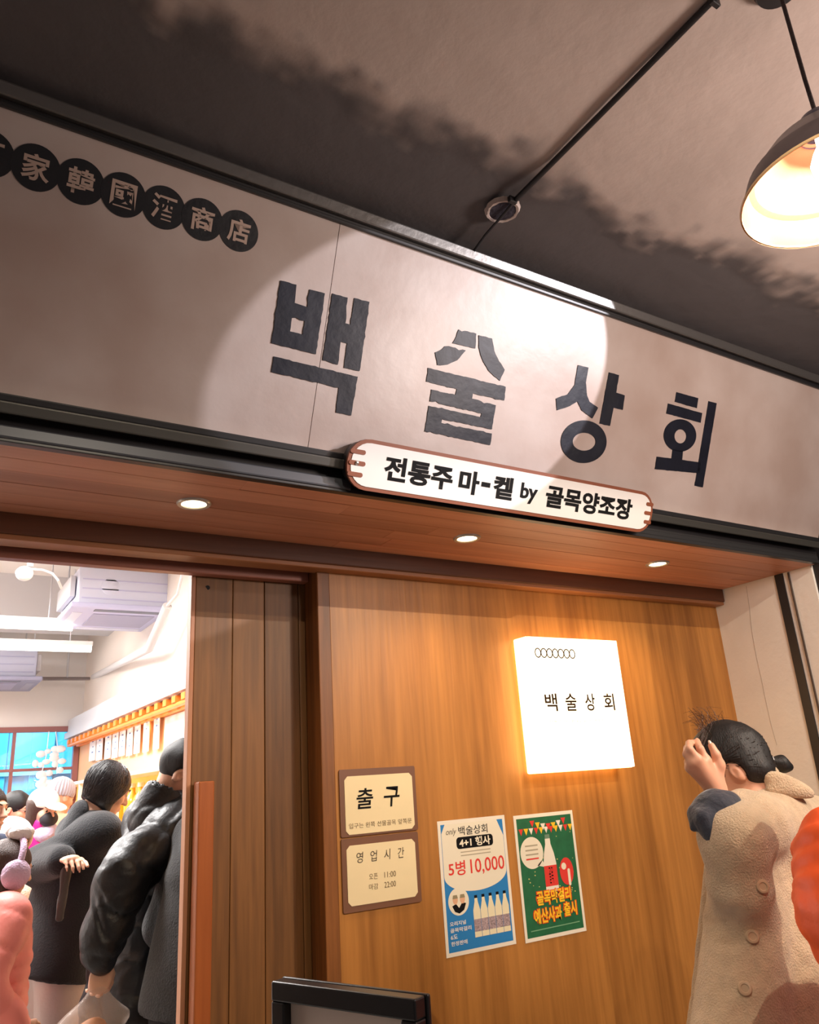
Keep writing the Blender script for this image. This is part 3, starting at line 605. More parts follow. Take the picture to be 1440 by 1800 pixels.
for z in zr[1:-1]: MB().box((wx0, YB - .015, z - .016), (wx1, YB + .035, z + .016)).build('glazing_bar', mull, w)
glass = bpy.data.materials.new('window_glass'); glass.use_nodes = True; nt = glass.node_tree; nt.nodes.remove(nt.nodes['Principled BSDF'])
tr = nt.nodes.new('ShaderNodeBsdfTransparent'); tr.inputs[0].default_value = (.72, .9, 1, 1); gl = nt.nodes.new('ShaderNodeBsdfGlossy'); gl.inputs['Roughness'].default_value = .03
mx = nt.nodes.new('ShaderNodeMixShader'); mx.inputs[0].default_value = .1
nt.links.new(tr.outputs[0], mx.inputs[1]); nt.links.new(gl.outputs[0], mx.inputs[2]); nt.links.new(mx.outputs[0], nt.nodes['Material Output'].inputs[0])
for a, b in zip(cx_[1:], cx_[:-1]):
    for c, d_ in zip(zr[:-1], zr[1:]): MB().box((a, YB + .008, c), (b, YB + .014, d_)).build('pane', glass, w)
# white paper blossoms stuck on the panes
rg = random.Random(12); bl_m = M('blossom_white', (240, 246, 250), .6)
bo = thing('blossom_decoration', 'white paper blossom stems stuck on the blue window panes', 'decoration', (wx1 - .4, YB, 1.6))
for (u0, v0), (u1, v1), k in (((86, 1285), (70, 1372), 8), ((98, 1286), (100, 1360), 8), ((60, 1372), (90, 1380), 4)):
    a, b = onY(u0, v0, YB - .025), onY(u1, v1, YB - .025); MB().tube([a, (a + b) / 2 + (.02, 0, 0), b], .006, 6).build('stem', bl_m, bo, smooth=40)
    for i in range(k):
        t = .4 + .6 * (i + rg.random()) / k; p = a + (b - a) * t + np.array((rg.uniform(-.09, .09), 0, rg.uniform(-.03, .03)))
        MB().ball(p, (.035 + .03 * rg.random(), .012, .03 + .02 * rg.random()), 9, 5).build('blossom', bl_m, bo, smooth=60)
# the yard beyond: a blue ribbed wall and ground
y0 = YB + 2.2
yd = thing('yard_wall', 'bright blue ribbed metal wall outside the far shop window', 'wall', (-.6, y0, 0)); ymat = M('yard_blue', (70, 176, 214), .6, var=.2, vscale=1.2)
for i in range(18): MB().box((-3.2 + .3 * i, y0 + .03 * (i % 2), 0), (-2.9 + .3 * i, y0 + .12, 3.2)).build('sheet', ymat, yd, bev=.006)
MB().box((-3.2, y0 - .02, 1.95), (2.2, y0 + .01, 2.02)).build('rail', M('yard_rail', (150, 226, 240), .5), yd)
# beams and bulkhead
structure(MB().box((-3, 8.7, 3.28), (XS, 9.15, ZI)).build('trim_8', shop_grey)); structure(MB().box((-3, 6.2, 3.5), (XS, 6.5, ZI)).build('trim_9', shop_white))
bz = float(onX(250, 1234, XS - .16)[2])
structure(MB().box((XS - .16, 3.2, bz), (XS, YB, bz + .17)).build('trim_10', shop_grey)); structure(MB().box((XS - .19, 3.2, bz - .05), (XS - .13, YB, bz + .02)).build('trim_11', shop_grey))
structure(MB().box((XS - .012, 3.2, 0), (XS, YB, bz)).build('trim_12', M('shop_peach', (248, 196, 146), .7)))
# ceiling cassettes
ac_w = M('cassette_white', (216, 218, 236), .5); ac_d = M('cassette_dark', (120, 122, 136), .6); ac_l = M('cassette_lilac', (196, 196, 226), .5)
def cassette(label, x0, y0, z0, w_):
    o = thing('ceiling_air_conditioner', label, 'air conditioner', (x0 + w_ / 2, y0 + w_ / 2, z0), 'ceiling air conditioners'); b = .06
    MB().box((x0 + b, y0 + b, z0 + .045), (x0 + w_ - b, y0 + w_ - b, z0 + .36)).build('casing', ac_w, o, bev=.012)
    MB().box((x0, y0, z0), (x0 + w_, y0 + w_, z0 + .045)).build('panel', ac_l, o, bev=.012)
    MB().box((x0 + .22, y0 + .22, z0 - .008), (x0 + w_ - .22, y0 + w_ - .22, z0 + .002)).build('grille', M('cassette_grille', (168, 166, 192), .6), o, bev=.004)
    for k, (a, c) in enumerate((((.2, .05), (w_ - .2, .13)), ((.2, w_ - .13), (w_ - .2, w_ - .05)), ((.05, .2), (.13, w_ - .2)), ((w_ - .13, .2), (w_ - .05, w_ - .2)))):
        MB().box((x0 + a[0], y0 + a[1], z0 - .004), (x0 + c[0], y0 + c[1], z0 + .002)).build('louvre', ac_d if k == 0 else ac_w, o, bev=.002)
    MB().lathe([(.0001, .004), (.07, .004), (.075, 0)], (x0 + w_ * .33, y0 + b, z0 + .2), 28, (0, -1, 0)).build('round_cover', ac_w, o, smooth=40)
    for k in range(3): MB().box((x0 + b + .03, y0 + b - .004, z0 + .09 + .08 * k), (x0 + w_ - b - .03, y0 + b + .002, z0 + .10 + .08 * k)).build('rib', ac_l, o)
    for sx in (b - .05, w_ - b + .01): MB().box((x0 + sx, y0 + .15, z0 + .12), (x0 + sx + .04, y0 + w_ - .15, z0 + .3)).build('hanger_bracket', shop_grey, o, bev=.004)
    for dx in (.1, w_ - .1):
        for dy in (.1, w_ - .1): MB().tube([(x0 + dx, y0 + dy, z0 + .3), (x0 + dx, y0 + dy, ZI)], .008, 8).build('hanger_rod', shop_grey, o)
    return o
p = onY(124, 1066, 6.75); cassette('larger white ceiling cassette air conditioner just inside the doorway', float(p[0]), 6.75, float(p[2]), .95)
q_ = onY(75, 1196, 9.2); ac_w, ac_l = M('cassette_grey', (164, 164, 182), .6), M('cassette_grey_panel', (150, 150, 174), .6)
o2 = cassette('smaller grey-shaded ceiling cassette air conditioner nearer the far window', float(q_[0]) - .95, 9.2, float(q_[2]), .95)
# fluorescent battens
for i, (u, v, Y_) in enumerate(((127, 1103, 7.5), (160, 1141, 8.35))):
    e = onY(u, v, Y_); lab = ('fluorescent batten under the shop ceiling, the one nearer the doorway', 'fluorescent batten under the shop ceiling, the farther one')[i]
    o = thing('fluorescent_batten', lab, 'ceiling light', (e[0] - .6, Y_, e[2]), 'fluorescent battens')
    MB().box((e[0] - 2.4, Y_ - .03, e[2] + .03), (e[0] + .01, Y_ + .03, e[2] + .075)).build('housing', shop_white, o, bev=.006)
    MB().tube([(e[0] - 2.38, Y_, e[2]), (e[0] - .0, Y_, e[2])], .033, 16).build('tube', M('tube_glow', (255, 250, 240), .5, emit=5), o, smooth=40)
    for x in (e[0] - 2.2, e[0] - .2): MB().tube([(x, Y_, e[2] + .07), (x, Y_, ZI)], .006, 8).build('hanger', shop_grey, o)
# pipes, spot lamp
po = thing('ceiling_pipe', 'grey conduit pipe running back under the shop ceiling above the bulkhead', 'pipe', (1.6, 8, 3.2))
a, b = onY(262, 1140, 6.6), onY(165, 1190, 9.9); MB().tube([a + (.0, -.5, .25), a, b], .035, 12).build('pipe', M('pipe_white', (214, 208, 206), .45), po, smooth=40)
c = onY(85, 1193, 9.95); c2 = onY(158, 1193, 9.95); MB().tube([c - (.9, 0, 0), c, c2], .02, 8).build('cross_pipe', M('pipe_grey', (130, 118, 116), .6), po, smooth=40)
MB().tube([(c[0] + .2, 9.95, c[2]), (c[0] + .2, 9.95, ZI)], .012, 8).build('hanger', shop_grey, po)
MB().tube([a + (.0, -.5, .25), a + (.02, -.7, .30), a + (.02, -.8, .42), (a[0] + .02, a[1] - .8, ZI)], .012, 8).build('flexible_cord', M('pipe_white', (214, 208, 206), .45), po, smooth=40)
so_ = onY(43, 1008, 5.6)
sl = thing('swivel_spotlight', 'small white round spotlight on an arm under the shop ceiling', 'spotlight', tuple(so_))
MB().ball(so_, (.055, .055, .05), 16, 10).build('head', M('fitting_white', (238, 236, 236), .35), sl, smooth=60)
MB().tube([so_ + (.03, 0, .05), so_ + (.03, 0, .18)], .02, 10).build('mount', shop_grey, sl, smooth=40); MB().tube([so_ + (.03, 0, .18), (so_[0] + .03, so_[1], ZI)], .03, 10).build('stem', shop_grey, sl, smooth=40)
MB().tube([onY(52, 1000, 5.6), onY(75, 1002, 5.6), onY(92, 1008, 5.6), onY(102, 1020, 5.6), onY(108, 1034, 5.7)], .009, 8).build('wire', M('pipe_white', (214, 208, 206), .45), sl, smooth=40)
# warm lit display along the right wall: orange slats, paper banners, shelf of bottles
st_ = thing('slatted_canopy', 'glowing orange slatted timber canopy along the right wall of the shop', 'canopy', (XS - .2, 7, bz - .1))
or_w = M('canopy_orange', (240, 140, 50), .5)
for k in range(26):
    y_ = 4.2 + k * .235; MB().box((XS - .18, y_, bz - .115), (XS - .003, y_ + .09, bz - .065)).build('slat', or_w, st_, bev=.004)
for x in (XS - .17, XS - .07): MB().box((x, 4.1, bz - .14), (x + .05, 10.2, bz - .116)).build('beam', or_w, st_, bev=.004)
lamp('canopy_strip_light', 'AREA', (XS - .2, 7.2, bz - .17), 20, (1, .60, .22), (XS - .1, 7.2, 0), shape='RECTANGLE', size=.08, size_y=5.5)
ban = M('banner_white', (250, 246, 240), .6); blk = M('banner_ink', (110, 130, 170), .7)
bx = [163, 175, 190, 202.6, 215, 228, 241, 257, 275]; bt = [1284, 1281.5, 1274.5, 1272, 1270, 1266, 1261.5, 1257, 1251]; bb = [1336, 1335, 1332, 1331, 1327.6, 1327, 1323, 1320.5, 1316]
ords = ['ninth', 'eighth', 'seventh', 'sixth', 'fifth', 'fourth', 'third', 'second', 'first']
xb = XS - .05
for i in range(9):
    a = onX(bx[i] - 3.6, bt[i], xb); b = onX(bx[i] + 3.6, bb[i], xb); y_a, y_b = a[1], b[1]
    o = thing('hanging_banner', f'white paper drink banner on the right wall, {ords[i]} from the doorway', 'banner', (xb, (y_a + y_b) / 2, b[2]), 'paper banners in the shop')
    MB().box((xb, y_b, b[2]), (xb + .004, y_a, a[2])).build('sheet', ban, o)
    m = MB()
    for k in range(4):
        z_ = a[2] - (a[2] - b[2]) * (.22 + .17 * k); m.box((xb - .001, y_b + (y_a - y_b) * .36, z_ - .008), (xb, y_b + (y_a - y_b) * (.5 + .1 * (k % 2)), z_ + .006))
    m.build('brush_marks', blk, o)['kind'] = 'stuff'
    MB().tube([(xb + .002, (y_a + y_b) / 2, a[2]), (xb + .002, (y_a + y_b) / 2, bz - .115)], .002, 5).build('string', shop_grey, o)
a = onX(290, 1262, xb + .03); b = onX(345, 1362, xb + .03)
wb = thing('wall_poster', 'large pale poster on the right shop wall behind the dark haired man', 'poster', (xb + .03, (a[1] + b[1]) / 2, b[2]))
MB().box((xb + .03, b[1], b[2]), (xb + .036, a[1], a[2])).build('sheet', ban, wb); 
MB().box((xb + .029, b[1] + .5, 1.55 + (a[2] - 1.55) * .62), (xb + .03, a[1] - .25, 1.55 + (a[2] - 1.55) * .68)).build('print_line', M('print_pale', (176, 166, 142), .6), wb)
sz = float(onX(240, 1362, XS - .28)[2])
sf = thing('display_shelf', 'lit display shelving along the right shop wall above the customers', 'shelf', (XS - .15, 7, 0))
MB().box((XS - .30, 4.0, sz), (XS - .003, 10.2, sz + .03)).build('shelf_board', M('shelf_white', (236, 222, 205), .5), sf, bev=.004)
MB().box((XS - .30, 4.0, sz - .40), (XS - .003, 10.2, sz - .37)).build('shelf_board', M('shelf_white', (236, 222, 205), .5), sf, bev=.004)
MB().box((XS - .03, 4.0, sz - .37), (XS - .004, 10.2, sz)).build('back_light_panel', M('shelf_amber', (255, 176, 40), .5, emit=.7, ecol=(255, 160, 40)), sf)
for k in range(5): MB().box((XS - .29, 4.0 + k * 1.54, 0), (XS - .25, 4.04 + k * 1.54, sz)).build('upright', M('shelf_white', (236, 222, 205), .5), sf)
amber = M('bottle_amber', (250, 190, 60), .2, trans=.3); capm = M('bottle_cap', (250, 235, 200), .5)
bl = [(212, 'first'), (233, 'second'), (248, 'third'), (272, 'fourth'), (286, 'fifth'), (143, 'last')]
for u, nm in bl:
    p = onX(u, 1385, XS - .2); z_ = sz - .37
    o = thing('bottle', f'amber lit bottle on the shop shelf, {nm} counted from the bobbed woman to the door' if nm != 'last' else 'amber lit bottle on the shop shelf nearest the window', 'bottle', (XS - .2, p[1], z_), 'bottles on the lit shelf')
    MB().lathe([(.0001, 0), (.055, .002), (.06, .02), (.06, .17), (.05, .21), (.024, .25), (.022, .29), (.0001, .292)], (XS - .2, p[1], z_), 20).build('glass', amber, o, smooth=40)
    MB().lathe([(.0001, .033), (.026, .032), (.027, .0), (.0001, 0)], (XS - .2, p[1], z_ + .285), 16).build('cap', capm, o, smooth=40)
# ------------------------------------------------------------------ figures: signed-distance bodies meshed by surface nets
class Sdf:
    def __init__(s): s.p = []
    def cap(s, a, b, ra, rb=None, k=.02, flat=None, fr=1., ribs=None, op='u'):
        s.p.append(('c', np.array(a, float), np.array(b, float), ra, ra if rb is None else rb, k, None if flat is None else _unit(flat), fr, ribs, op)); return s
    def ell(s, c, r, k=.02, R=None, op='u'):
        s.p.append(('e', np.array(c, float), np.array(r, float) if hasattr(r, '__len__') else np.array([r] * 3, float), k, np.eye(3) if R is None else R, op)); return s
    def cut(s, p, n): s.p.append(('k', np.array(p, float), _unit(n))); return s
    def mesh(s, h):
        lo, hi = np.full(3, 1e9), np.full(3, -1e9)
        for q in s.p:
            if q[0] == 'c' and q[9] == 'u':
                r = max(q[3], q[4]) + (q[8][1] if q[8] else 0); lo = np.minimum(lo, np.minimum(q[1], q[2]) - r); hi = np.maximum(hi, np.maximum(q[1], q[2]) + r)
            if q[0] == 'e' and q[5] == 'u': r = q[2].max(); lo = np.minimum(lo, q[1] - r); hi = np.maximum(hi, q[1] + r)
        lo -= 3 * h; n = np.ceil((hi - lo) / h).astype(int) + 4
        ax = [(lo[i] + h * np.arange(n[i])).astype(np.float32) for i in range(3)]
        G = np.full(n, .5, np.float32)
        for q in s.p:
            if q[0] == 'k':
                d = (ax[0][:, None, None] - q[1][0]) * q[2][0] + (ax[1][None, :, None] - q[1][1]) * q[2][1] + (ax[2][None, None, :] - q[1][2]) * q[2][2]
                G = np.maximum(G, d); continue
            if q[0] == 'c':
                _, a, b, ra, rb, k, fl, fr, ribs, op = q; m = max(ra, rb) + (ribs[1] if ribs else 0); l, u = np.minimum(a, b) - m, np.maximum(a, b) + m
            else:
                _, c, r, k, R, op = q; m = r.max(); l, u = c - m, c + m
            mg = k * 1.2 + 2 * h
            i0 = np.clip(np.floor((l - mg - lo) / h).astype(int), 0, n - 1); i1 = np.clip(np.ceil((u + mg - lo) / h).astype(int) + 1, 1, n)
            if (i1 <= i0).any(): continue
            sl = tuple(slice(x, y) for x, y in zip(i0, i1))
            x, y, z = ax[0][sl[0]][:, None, None], ax[1][sl[1]][None, :, None], ax[2][sl[2]][None, None, :]
            if q[0] == 'c':
                ab = b - a; L2 = max(ab @ ab, 1e-9); px, py, pz = x - a[0], y - a[1], z - a[2]
                t = (px * ab[0] + py * ab[1] + pz * ab[2]) / L2; tc = np.clip(t, 0, 1)
                dx, dy, dz = px - tc * ab[0], py - tc * ab[1], pz - tc * ab[2]
                d2 = dx * dx + dy * dy + dz * dz
                if fl is not None:
                    w = dx * fl[0] + dy * fl[1] + dz * fl[2]; d2 = d2 + w * w * (1 / fr ** 2 - 1)
                rad = ra + (rb - ra) * tc
                if ribs: rad = rad + ribs[1] * ((np.abs(np.sin(math.pi * ribs[0] * tc)) + 1e-4) ** .38 - .75)
                d = (np.sqrt(d2) - rad) * (min(1, fr) ** .5)
            else:
                ex, ey, ez = x - c[0], y - c[1], z - c[2]
                qx = (ex * R[0, 0] + ey * R[1, 0] + ez * R[2, 0]) / r[0]; qy = (ex * R[0, 1] + ey * R[1, 1] + ez * R[2, 1]) / r[1]; qz = (ex * R[0, 2] + ey * R[1, 2] + ez * R[2, 2]) / r[2]
                k0 = np.sqrt(qx * qx + qy * qy + qz * qz) + 1e-6; k1 = np.sqrt((qx / r[0]) ** 2 + (qy / r[1]) ** 2 + (qz / r[2]) ** 2) + 1e-6
                d = k0 * (k0 - 1) / k1
            A = G[sl]
            if op == 'u':
                hh = np.clip(.5 + .5 * (A - d) / k, 0, 1); G[sl] = A + (d - A) * hh - k * hh * (1 - hh)
            else:
                d = -d; hh = np.clip(.5 + .5 * (d - A) / k, 0, 1); G[sl] = A + (d - A) * hh + k * hh * (1 - hh)
        G[0], G[-1] = .5, .5; G[:, 0], G[:, -1] = .5, .5; G[:, :, 0], G[:, :, -1] = .5, .5
        S = G < 0
        cnt = np.zeros(n - 1, np.int8)
        offs = [(i, j, k_) for i in (0, 1) for j in (0, 1) for k_ in (0, 1)]
        for i, j, k_ in offs: cnt += S[i:n[0] - 1 + i, j:n[1] - 1 + j, k_:n[2] - 1 + k_]
        cell = np.argwhere((cnt > 0) & (cnt < 8)); idx = np.full(n - 1, -1, np.int32); idx[tuple(cell.T)] = np.arange(len(cell))
        g8 = {o: G[tuple((cell + o).T)] for o in offs}; acc = np.zeros((len(cell), 3)); num = np.zeros(len(cell))
        for o in offs:
            for a in range(3):
                if o[a]: continue
                o2 = list(o); o2[a] = 1; o2 = tuple(o2); A, B = g8[o], g8[o2]; m = (A < 0) != (B < 0)
                t = A[m] / (A[m] - B[m]); p = np.tile(np.array(o, float), (m.sum(), 1)); p[:, a] = t; acc[m] += p; num[m] += 1
        V = lo + (cell + acc / num[:, None]) * h; Fs = []
        for a in range(3):
            b, c = (a + 1) % 3, (a + 2) % 3; s0 = [slice(None)] * 3; s1 = [slice(None)] * 3; s0[a] = slice(0, -1); s1[a] = slice(1, None)
            e = np.argwhere(S[tuple(s0)] != S[tuple(s1)])
            e = e[(e[:, b] > 0) & (e[:, c] > 0)]; eb, ec = np.eye(3, dtype=int)[b], np.eye(3, dtype=int)[c]
            q = np.stack([idx[tuple((e - d).T)] for d in (0 * eb, eb, eb + ec, ec)], 1)
            fl = S[tuple(e.T)]; q[~fl] = q[~fl][:, ::-1]; Fs.append(q)
        return V, np.concatenate(Fs)
def wave(P, sc, seed, n=7):
    g = np.random.default_rng(seed); D = g.normal(0, 1, (n, 3)); D /= np.linalg.norm(D, axis=1)[:, None]; f = sc * (.6 + g.random(n) * 1.2); ph = g.random(n) * 6.28
    Q = P + .35 / sc * np.sin(P[:, [1, 2, 0]] * sc * 1.3 + ph[:3]); return np.sin(Q @ (D * f[:, None]).T + ph).mean(1) * 1.6
def crease(P, sc, seed): return .55 * wave(P, sc, seed) + .7 * (.5 - np.abs(wave(P * (1, 1, 1.5), sc * .8, seed + 40))) - .6 * np.exp(-(wave(P * (1.2, 1.2, .8), sc * .55, seed + 80) / .12) ** 2)
def skin_mesh(name, sdf, h, mat_, parent, Mx=None, disp=None, label=None, smooth_it=1):
    """mesh a signed-distance body in the figure's own frame and stand it in the place (Mx: local -> world)"""
    V, Q = sdf.mesh(h)
    me = bpy.data.meshes.new(name); me.vertices.add(len(V)); me.vertices.foreach_set('co', V.astype(np.float32).ravel())
    me.loops.add(len(Q) * 4); me.loops.foreach_set('vertex_index', Q.astype(np.int32).ravel()); me.polygons.add(len(Q)); me.polygons.foreach_set('loop_start', np.arange(0, len(Q) * 4, 4, dtype=np.int32))
    me.update(calc_edges=True)
    if disp is not None:
        N = np.empty(len(V) * 3); me.vertices.foreach_get('normal', N) if False else me.vertex_normals.foreach_get('vector', N); N = N.reshape(-1, 3); V = V + N * disp(V)[:, None]
    W_ = V if Mx is None else V @ Mx[:3, :3].T + Mx[:3, 3]
    L = root_loc(parent); me.vertices.foreach_set('co', (W_ - L).astype(np.float32).ravel()); me.update()
    return link(name, me, mat_, parent, L, 180, 0, label)
def rotx(a): c, s = math.cos(a), math.sin(a); return np.array([[1, 0, 0], [0, c, -s], [0, s, c]])
def roty(a): c, s = math.cos(a), math.sin(a); return np.array([[c, 0, s], [0, 1, 0], [-s, 0, c]])
def rotz(a): c, s = math.cos(a), math.sin(a); return np.array([[c, -s, 0], [s, c, 0], [0, 0, 1]])
def ik(S, Wt, a, b, pole):
    S, Wt = np.array(S), np.array(Wt); d = Wt - S; L = min(np.linalg.norm(d), (a + b) * .999); u = _unit(d); x = (a * a - b * b + L * L) / (2 * L); y = math.sqrt(max(a * a - x * x, 0))
    p = np.array(pole, float) - u * (np.array(pole) @ u); return S + u * x + _unit(p) * y, S + u * L
def head(S, c, R, s=1., ear=1.):
    """skull, face and ears about the head centre c, R = head frame (x right, y forward, z up)"""
    P = lambda x, y, z: c + R @ (np.array((x, y, z)) * s)
    S.ell(P(0, -.008, .022), np.array((.075, .095, .090)) * s, .02, R).ell(P(0, .028, -.045), np.array((.056, .064, .072)) * s, .03, R).ell(P(0, .066, -.092), np.array((.026, .022, .020)) * s, .025, R)
    for x in (-1, 1):
        S.ell(P(.040 * x, .062, -.022), np.array((.024, .022, .022)) * s, .02, R)
        S.ell(P(.034 * x, .097, .012), np.array((.018, .014, .012)) * s, .010, R, 's')
        S.ell(P(.033 * x, .078, .010), np.array((.0145, .0135, .0125)) * s, .004, R)
        S.ell(P(.077 * x, -.012, -.008), np.array((.010, .021, .033)) * s * ear, .006, R @ rotx(-.2) @ rotz(-.35 * x)).ell(P(.088 * x, -.006, -.004), np.array((.008, .011, .018)) * s * ear, .003, R, 's')
    S.ell(P(0, .083, .032), np.array((.048, .014, .009)) * s, .015, R)
    S.cap(P(0, .090, .018), P(0, .111, -.022), .0075 * s, .0125 * s, .012); S.ell(P(.012, .100, -.026), .008 * s, .006).ell(P(-.012, .100, -.026), .008 * s, .006)
    S.ell(P(0, .093, -.053), np.array((.023, .010, .0055)) * s, .006, R).ell(P(0, .091, -.064), np.array((.020, .010, .006)) * s, .006, R)
    return P
def hand(S, w, f, nrm, side, size=1., curl=.35, spread=.12, thumb=.6, grip=False):
    """palm, four fingers and a thumb: w wrist, f pointing direction, nrm back-of-hand normal, side +1 when the thumb leaves along cross(f, nrm)"""
    f = _unit(f); nrm = _unit(np.array(nrm) - f * (np.array(nrm) @ f)); x = np.cross(f, nrm) * side; z = size
    S.cap(w + f * .012 * z, w + f * .070 * z, .026 * z, .037 * z, .014, nrm, .42)
    for i, (o, L, r) in enumerate(((.028, .074, .0085), (.0095, .082, .0088), (-.0095, .076, .0084), (-.027, .060, .0074))):
        b = w + f * (.082 - .006 * abs(i - 1.2)) * z + x * o * z; d = _unit(f + x * spread * (1.2 - i) * .6); p = b - d * .02 * z
        for j, fr in enumerate((.46, .30, .24)):
            a = curl * (1.0 if j else .7) * (1 + .1 * i); d = _unit(d * math.cos(a) - nrm * math.sin(a) if True else d); e = (p if j else b) + d * L * fr * z
            S.cap(p if j else b - f * .02 * z, e, r * z * (1 - .08 * j), r * z * (.94 - .1 * j), .005); p = e
            nd = nrm * math.cos(a) + d * 0; 
    t0_ = w + f * .022 * z + x * .024 * z; t1_ = t0_ + _unit(x * thumb + f * .75 - nrm * .25) * .045 * z; t2_ = t1_ + _unit(x * thumb * .35 + f * .9 - nrm * (.2 + curl * .5)) * .034 * z; t3_ = t2_ + _unit(f - x * .05 - nrm * (.2 + curl * .6)) * .026 * z
    S.cap(t0_, t1_, .0135 * z, .0115 * z, .012).cap(t1_, t2_, .0112 * z, .0098 * z, .005).cap(t2_, t3_, .0098 * z, .0075 * z, .004)
class Fig:
    """joints of a standing figure that faces +y of its own frame"""
    def __init__(s, name, label, loc, yaw, H, lean=0., hp=0., hy=0., tilt=0., group=None, wr=None, wl=None, pr=(.5, -1, -.2), pl=(-.5, -1, -.2), sw=1., hipy=0.):
        s.H = H; k = H / 1.7; s.k = k; s.root = thing(name, label, 'person', loc, group)
        s.Mx = np.eye(4); s.Mx[:3, :3] = rotz(yaw); s.Mx[:3, 3] = loc
        T = rotx(-lean); s.T = T; s.pel = np.array((0, hipy, .90 * k)); o = s.pel
        s.chest = o + T @ np.array((0, 0, .33)) * k; s.neck = o + T @ np.array((0, -.012, .515)) * k
        s.R = rotz(hy) @ rotx(-(lean * .5 + hp)) @ roty(tilt)
        s.hc = s.neck + (rotx(-lean * .6 - hp * .45) @ np.array((0, .018, .165))) * k
        s.sh = {}; s.el = {}; s.wr_ = {}; s.hip = {}; s.kn = {}; s.an = {}
        for d, wt, pole in ((1, wr, pr), (-1, wl, pl)):
            S_ = o + T @ np.array((.175 * d * sw, -.01, .475)) * k; s.sh[d] = S_
            if wt is None: wt = S_ + np.array((.06 * d, .05, -.53)) * k
            s.el[d], s.wr_[d] = ik(S_, wt, .285 * k, .255 * k, pole)
            s.hip[d] = o + np.array((.088 * d, 0, -.02)) * k; s.kn[d] = np.array((.095 * d, .015 + hipy * .5, .475 * k)); s.an[d] = np.array((.10 * d, -.02, .075 * k))
    def body(s, h, skin, hand_r=None, hand_l=None, female=False):
        S = Sdf(); k = s.k; P = head(S, s.hc, s.R, k); s.P = P
        S.cap(s.neck - np.array((0, 0, .03)) * k, P(0, -.022, -.055), .056 * k * (.9 if female else 1), .053 * k * (.9 if female else 1), .03)
        S.cap(s.pel, s.chest, .135 * k, .145 * k, .06, s.T @ np.array((0, 1, 0)), .66).cap(s.sh[1] * .8 + s.chest * .2, s.sh[-1] * .8 + s.chest * .2, .07 * k, .07 * k, .06).cap(s.chest, s.neck, .11 * k, .055 * k, .05)
        for d, hd in ((1, hand_r), (-1, hand_l)):
            S.cap(s.sh[d], s.el[d], .052 * k, .040 * k, .03).cap(s.el[d], s.wr_[d], .040 * k, .026 * k, .02)
            S.cap(s.hip[d], s.kn[d], .082 * k, .056 * k, .04).cap(s.kn[d], s.an[d], .055 * k, .036 * k, .02).cap(s.an[d] - (0, 0, .03), s.an[d] + (0, .14 * k, -.045), .034 * k, .030 * k, .02)
            kw = dict(f=_unit(s.wr_[d] - s.el[d]), nrm=np.array((d, 0, .2)), side=-1 if d > 0 else 1, size=k); kw.update(hd or {})
            hand(S, s.wr_[d], **kw)
        s.b = skin_mesh('body', S, h, skin, s.root, s.Mx); return s.b
    def part(s, name, S, h, m, disp=None, parent=None, label=None): return skin_mesh(name, S, h, m, parent or s.root, s.Mx, disp, label)
    def legs(s, h, m, name='trousers', r=1., r2=None):
        S = Sdf(); k = s.k; r2 = r2 or r
        S.cap(s.pel + (0, 0, .09), s.pel - (0, 0, .03), .135 * k, .14 * k, .04, (0, 1, 0), .75)
        for d in (1, -1): S.cap(s.hip[d], s.kn[d], .098 * k * r, .078 * k * r2, .04).cap(s.kn[d], s.an[d] + (0, 0, .01), .078 * k * r2, .066 * k * r2, .03)
        S.cut((0, 0, .045), (0, 0, -1)); return s.part(name, S, h, m, lambda V: .006 * wave(V * (1, 1, .35), 26, 3))
    def shoes(s, m):
        for d in (1, -1):
            S = Sdf(); a = s.an[d]; S.cap((a[0], a[1] - .02, .042), (a[0], a[1] + .13 * s.k, .034), .044 * s.k, .04 * s.k, .02).cap(a + (0, 0, .02), (a[0], a[1], .05), .045 * s.k, .045 * s.k, .02).cut((0, 0, 0), (0, 0, -1)); s.part('shoe', S, .009, m)
    def jacket(s, h, m, name='jacket', girth=1., arm=1., hem=-.12, flare=1., ribs=None, aribs=None, wr=.006, ws=22, seed=1, collar=None, depth=.72, cuff=.03, sleeve=(1, -1), cr=False):
        S = Sdf(); k = s.k; F_ = s.T @ np.array((0, 1, 0)); up = s.T @ np.array((0, 0, 1))
        S.cap(s.pel + up * hem * k, s.chest, .165 * k * girth * flare, .172 * k * girth, .06, F_, depth, ribs)
        S.cap(s.sh[1] * .86 + s.sh[-1] * .14, s.sh[-1] * .86 + s.sh[1] * .14, .088 * k * arm, .088 * k * arm, .06).cap(s.chest + up * .05, s.neck + up * .0 * k, .13 * k * girth, .068 * k, .05)
        S.cut(s.pel + up * (hem - .02) * k, -up)                        # the hem; sleeves come after it
        if collar: S.cap(s.neck - up * .02, s.neck + up * collar * k + F_ * .012, .082 * k, .078 * k, .015)
        for d in sleeve:
            S.cap(s.sh[d], s.el[d], .080 * k * arm, .070 * k * arm, .03, None, 1, aribs).cap(s.el[d], s.wr_[d] - _unit(s.wr_[d] - s.el[d]) * cuff * k, .070 * k * arm, .052 * k * arm, .025, None, 1, aribs)
        if collar: S.cap(s.neck + up * .05, s.neck + up * (collar + .12) * k + F_ * .02, .056 * k, .062 * k, .006, op='s')
        return s.part(name, S, h, m, (lambda V: wr * (crease if cr else wave)(V * (1, 1, 1.3), ws, seed)) if wr else None)
